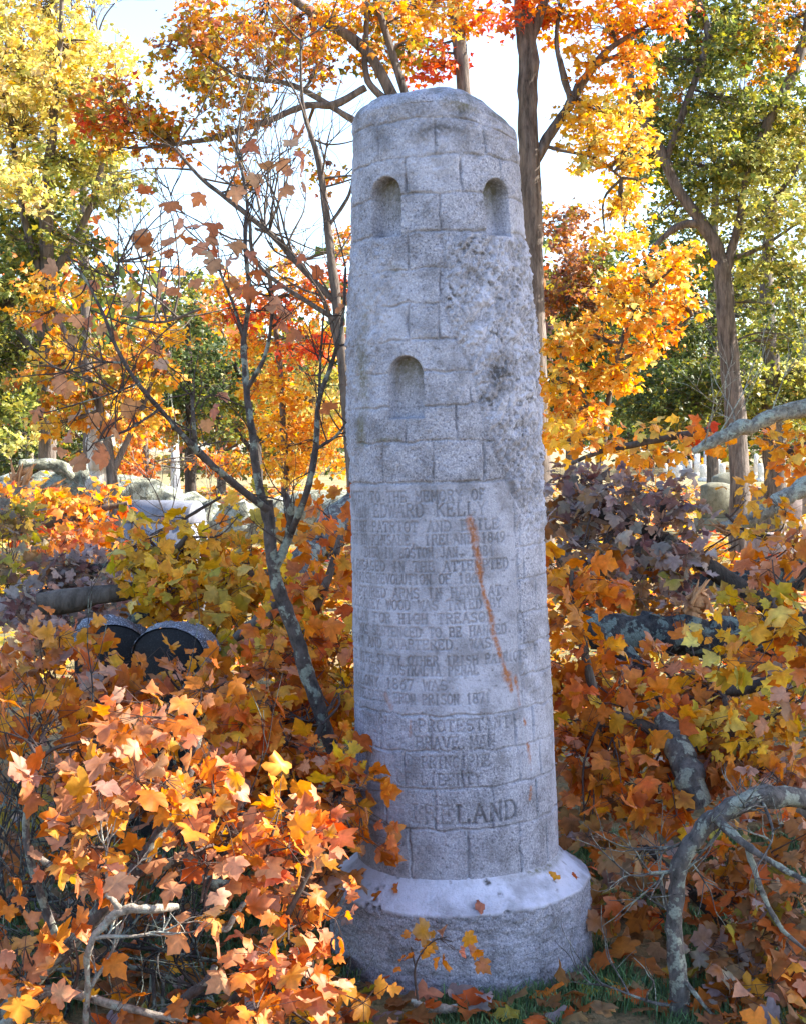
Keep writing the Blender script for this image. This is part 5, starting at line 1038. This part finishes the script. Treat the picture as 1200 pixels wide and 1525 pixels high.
# shade tree standing outside the picture on the right
def shade_tree():
    rng = np.random.default_rng(120)
    targets = [(270, 1060, .11), (150, 1100, .10), (60, 1150, .07), (220, 1130, .10), (200, 1190, .12), (330, 1180, .08), (120, 1270, .12), (60, 1330, .08), (280, 1270, .11), (420, 1290, .10), (430, 1220, .06), (490, 1350, .09), (150, 1350, .10), (60, 1430, .10), (430, 1420, .09), (480, 1460, .06), (30, 1500, .10), (390, 1480, .08), (270, 1360, .06), (530, 1240, .03), (100, 1050, .08), (30, 1200, .06), (340, 1240, .07), (500, 1400, .06), (110, 1410, .08), (460, 1290, .08), (380, 1060, .05), (250, 1220, .08)]
    tp = [(P(x, y, 3.4), r) for x, y, r in targets]
    def hole(pos):
        m = np.zeros(len(pos), bool)
        for c, r in tp:
            v = pos-c; perp = v-(v@SUN)[:, None]*SUN; m |= np.linalg.norm(perp, axis=1) < r*1.35+.17
        return m
    base = np.array([7.4, 6.8, -.03]); t = thing('maple_tree', 'dense amber maple outside the view to the right, shading the tower', 'tree', base)
    mw = MB(); paths = []
    top = base+np.array([0, .2, 9.0])
    for pts, r in (([base, base+[0, .1, 3], base+[.1, 0, 6], top], [.24, .2, .14, .05]), ([base+[0, .1, 3], base+[-1.2, -.8, 4.4], base+[-2.4, -1.6, 5.4]], [.12, .08, .04]), ([base+[0, .1, 3.3], base+[.9, 1.2, 5], base+[1.2, 2.2, 6.4]], [.11, .08, .04]), ([base+[0, .1, 4], base+[-1.2, .8, 5.6], base+[-2.0, 1.6, 6.8]], [.1, .07, .03])):
        pp, _ = tube(mw, np.array(pts, float), r, 12, .06, rng, 6); paths.append(pp)
    mw.build('trunk', M_TRUNK, t)
    mf = MB(); mt = MB(); K = 1100; n = 19000
    c0 = np.array([6.7, 7.0, 6.2]); R = np.array([3.2, 4.5, 3.0])
    sub = c0+in_ball(rng, K, .42)*R; sid = rng.integers(0, K, n); pos = sub[sid]+in_ball(rng, n)*np.array([.36, .36, .2])
    inside = pos[:, 0] > 2.6+.27*0; pos = pos[~hole(pos) & inside]; n = len(pos)
    d = unit(rng.normal(0, .6, (n, 3))+np.array([0, 0, -.5])); nr = unit(rng.normal(0, .5, (n, 3))+np.array([.2, 0, .9]))
    c1 = palette('goldy', n, rng); leaves(mf, pos, d, nr, rng.uniform(.14, .2, n), c1, c1, 0, rng)
    sb = sub[::3]; sb = sb[~hole(sb)]; root_ = np.array([closest(paths, s) for s in sb]); sticks(mt, root_, sb, .012, .004, 4)
    merge(mf, mt).build('crown', [M_LEAF, M_BARK], t, smooth=False)
shade_tree()

# far wood line: continuous mass of autumn foliage far off
def far_wood():
    rng = np.random.default_rng(130); mf = MB(); n = 26000
    K = 520; ang = rng.uniform(-.62, .62, K); dist = rng.uniform(95, 150, K); hgt = rng.uniform(3, 14, K)*(1+.25*np.sin(ang*23))
    sub = np.stack([np.sin(ang)*dist, np.cos(ang)*dist, hgt], -1); sid = rng.integers(0, K, n)
    pos = sub[sid]+in_ball(rng, n, .4)*np.array([4.2, 4.2, 3.6]); pos[:, 2] = np.maximum(pos[:, 2], .2)
    d = unit(rng.normal(0, .6, (n, 3))); nr = unit(rng.normal(0, .5, (n, 3))+np.array([.1, -.4, .6]))
    pals = ['dark', 'green', 'olor', 'maroon', 'ember']; pk = rng.choice(5, K, p=[.34, .22, .2, .12, .12]); c = np.zeros((n, 3))
    for k in range(5): m = pk[sid] == k; c[m] = palette(pals[k], m.sum(), rng)
    leaves(mf, pos, d, nr, rng.uniform(.6, 1.1, n), c, c, 0, rng)
    o = mf.build('distant_woodland', M_LEAF, None, smooth=False); o['kind'] = 'stuff'
far_wood()

# ------------------------------------------------------------------ grass and litter
def grass():
    m, t, b = mat('grass_blade'); a = N(t, 'ShaderNodeAttribute'); a.attribute_name = 'Col'; t.links.new(a.outputs['Color'], b.inputs['Base Color']); b.inputs['Roughness'].default_value = .7
    rng = np.random.default_rng(140); n = 90000
    x = rng.uniform(-1.4, 1.9, n); y = rng.uniform(3.3, 5.6, n)
    keep = (np.hypot(x-TB[0], y-TB[1]) > .415) & (noise3(np.c_[x, y, 0*x], .25, 3) > -.45); x, y = x[keep], y[keep]; n = len(x)
    h = rng.uniform(.012, .045, n); a = rng.uniform(0, 6.28, n); w = rng.uniform(.0012, .0026, n); ln = rng.normal(0, .02, (n, 2))
    p0 = np.c_[x-np.cos(a)*w, y-np.sin(a)*w, np.full(n, -.03)]; p1 = np.c_[x+np.cos(a)*w, y+np.sin(a)*w, np.full(n, -.03)]
    md = np.c_[x+ln[:, 0]*.4, y+ln[:, 1]*.4, h*.6]; p2 = md-np.c_[np.cos(a)*w, np.sin(a)*w, 0*a]*.8; p3 = md+np.c_[np.cos(a)*w, np.sin(a)*w, 0*a]*.8; p4 = np.c_[x+ln[:, 0], y+ln[:, 1], h]
    v = np.stack([p0, p1, p3, p2, p4], 1).reshape(-1, 3); k = np.arange(n)[:, None]*5
    mb = MB(); c = np.clip(np.array([.07, .14, .04])*rng.uniform(.5, 1.6, (n, 1))+rng.uniform(0, .03, (n, 3)), 0, 1); c = np.repeat(c, 5, 0)
    mb.add(v, k+np.array([[0, 1, 2, 3]]), c); mb.f.append(k+np.array([[3, 2, 4]]))
    o = mb.build('grass', m, None, smooth=False); o['kind'] = 'stuff'
grass()
def litter():
    rng = np.random.default_rng(141); mf = MB()
    n = 11000; y = 2.6+13.4*rng.random(n)**1.4; x = rng.uniform(-.45, .45, n)*y*1.25
    n_near = (np.hypot(x-TB[0], y-TB[1]) > .44) & ~((np.abs(x-.45) < .5) & (y > 3.4) & (y < 4.5) & (rng.random(n) < .35)); x, y = x[n_near], y[n_near]; n = len(x)
    pos = np.c_[x, y, rng.uniform(.0, .05, n)]; d = unit(np.c_[rng.normal(0, 1, (n, 2)), rng.normal(0, .2, n)]); nr = unit(rng.normal(0, .35, (n, 3))+np.array([0, 0, 1]))
    c = palette('brown', n, rng); far = y > 7; c[far] = palette('sunset', far.sum(), rng); c[~far] = np.where((rng.random((~far).sum()) < .25)[:, None], palette('ember', (~far).sum(), rng), c[~far])
    near = y < 7; 
    leaves(mf, pos[near], d[near], nr[near], rng.uniform(.05, .085, near.sum()), c[near], c[near]*.9, 2, rng)
    leaves(mf, pos[~near], d[~near], nr[~near], rng.uniform(.06, .1, (~near).sum()), c[~near], c[~near], 0, rng)
    # a few leaves caught on the plinth ledge
    th = np.array([-1.15, -.75, -.62, .95, 1.2, 2.2, 2.9, -2.4, .1]); rr = np.array([.34, .37, .345, .35, .375, .35, .36, .35, .375]); n = len(th)
    lx, ly, lz = rr*np.sin(th), -rr*np.cos(th), .325-.073*(rr-.308)/.089+.006
    pos = np.stack([TB[0]+cl*lx+sl*lz, TB[1]+ly, TB[2]-sl*lx+cl*lz], -1); d = unit(np.c_[rng.normal(0, 1, (n, 2)), -.3*np.ones(n)]); nr = unit(np.c_[np.sin(th)*.6, -np.cos(th)*.6, np.ones(n)]+rng.normal(0, .15, (n, 3)))
    c = palette('ember', n, rng); leaves(mf, pos, d, nr, rng.uniform(.035, .055, n), c, c*.9, 2, rng)
    n = 14000; y = rng.uniform(14, 60, n); x = rng.uniform(-.42, .42, n)*y
    pos = np.c_[x, y, rng.uniform(.0, .05, n)]; d = unit(np.c_[rng.normal(0, 1, (n, 2)), rng.normal(0, .2, n)]); nr = unit(rng.normal(0, .35, (n, 3))+np.array([0, 0, 1])); c = palette('sunset', n, rng)
    leaves(mf, pos, d, nr, rng.uniform(.1, .2, n), c, c, 0, rng)
    o = mf.build('leaf_litter', M_LEAF, None, smooth=False); o['kind'] = 'stuff'
litter()
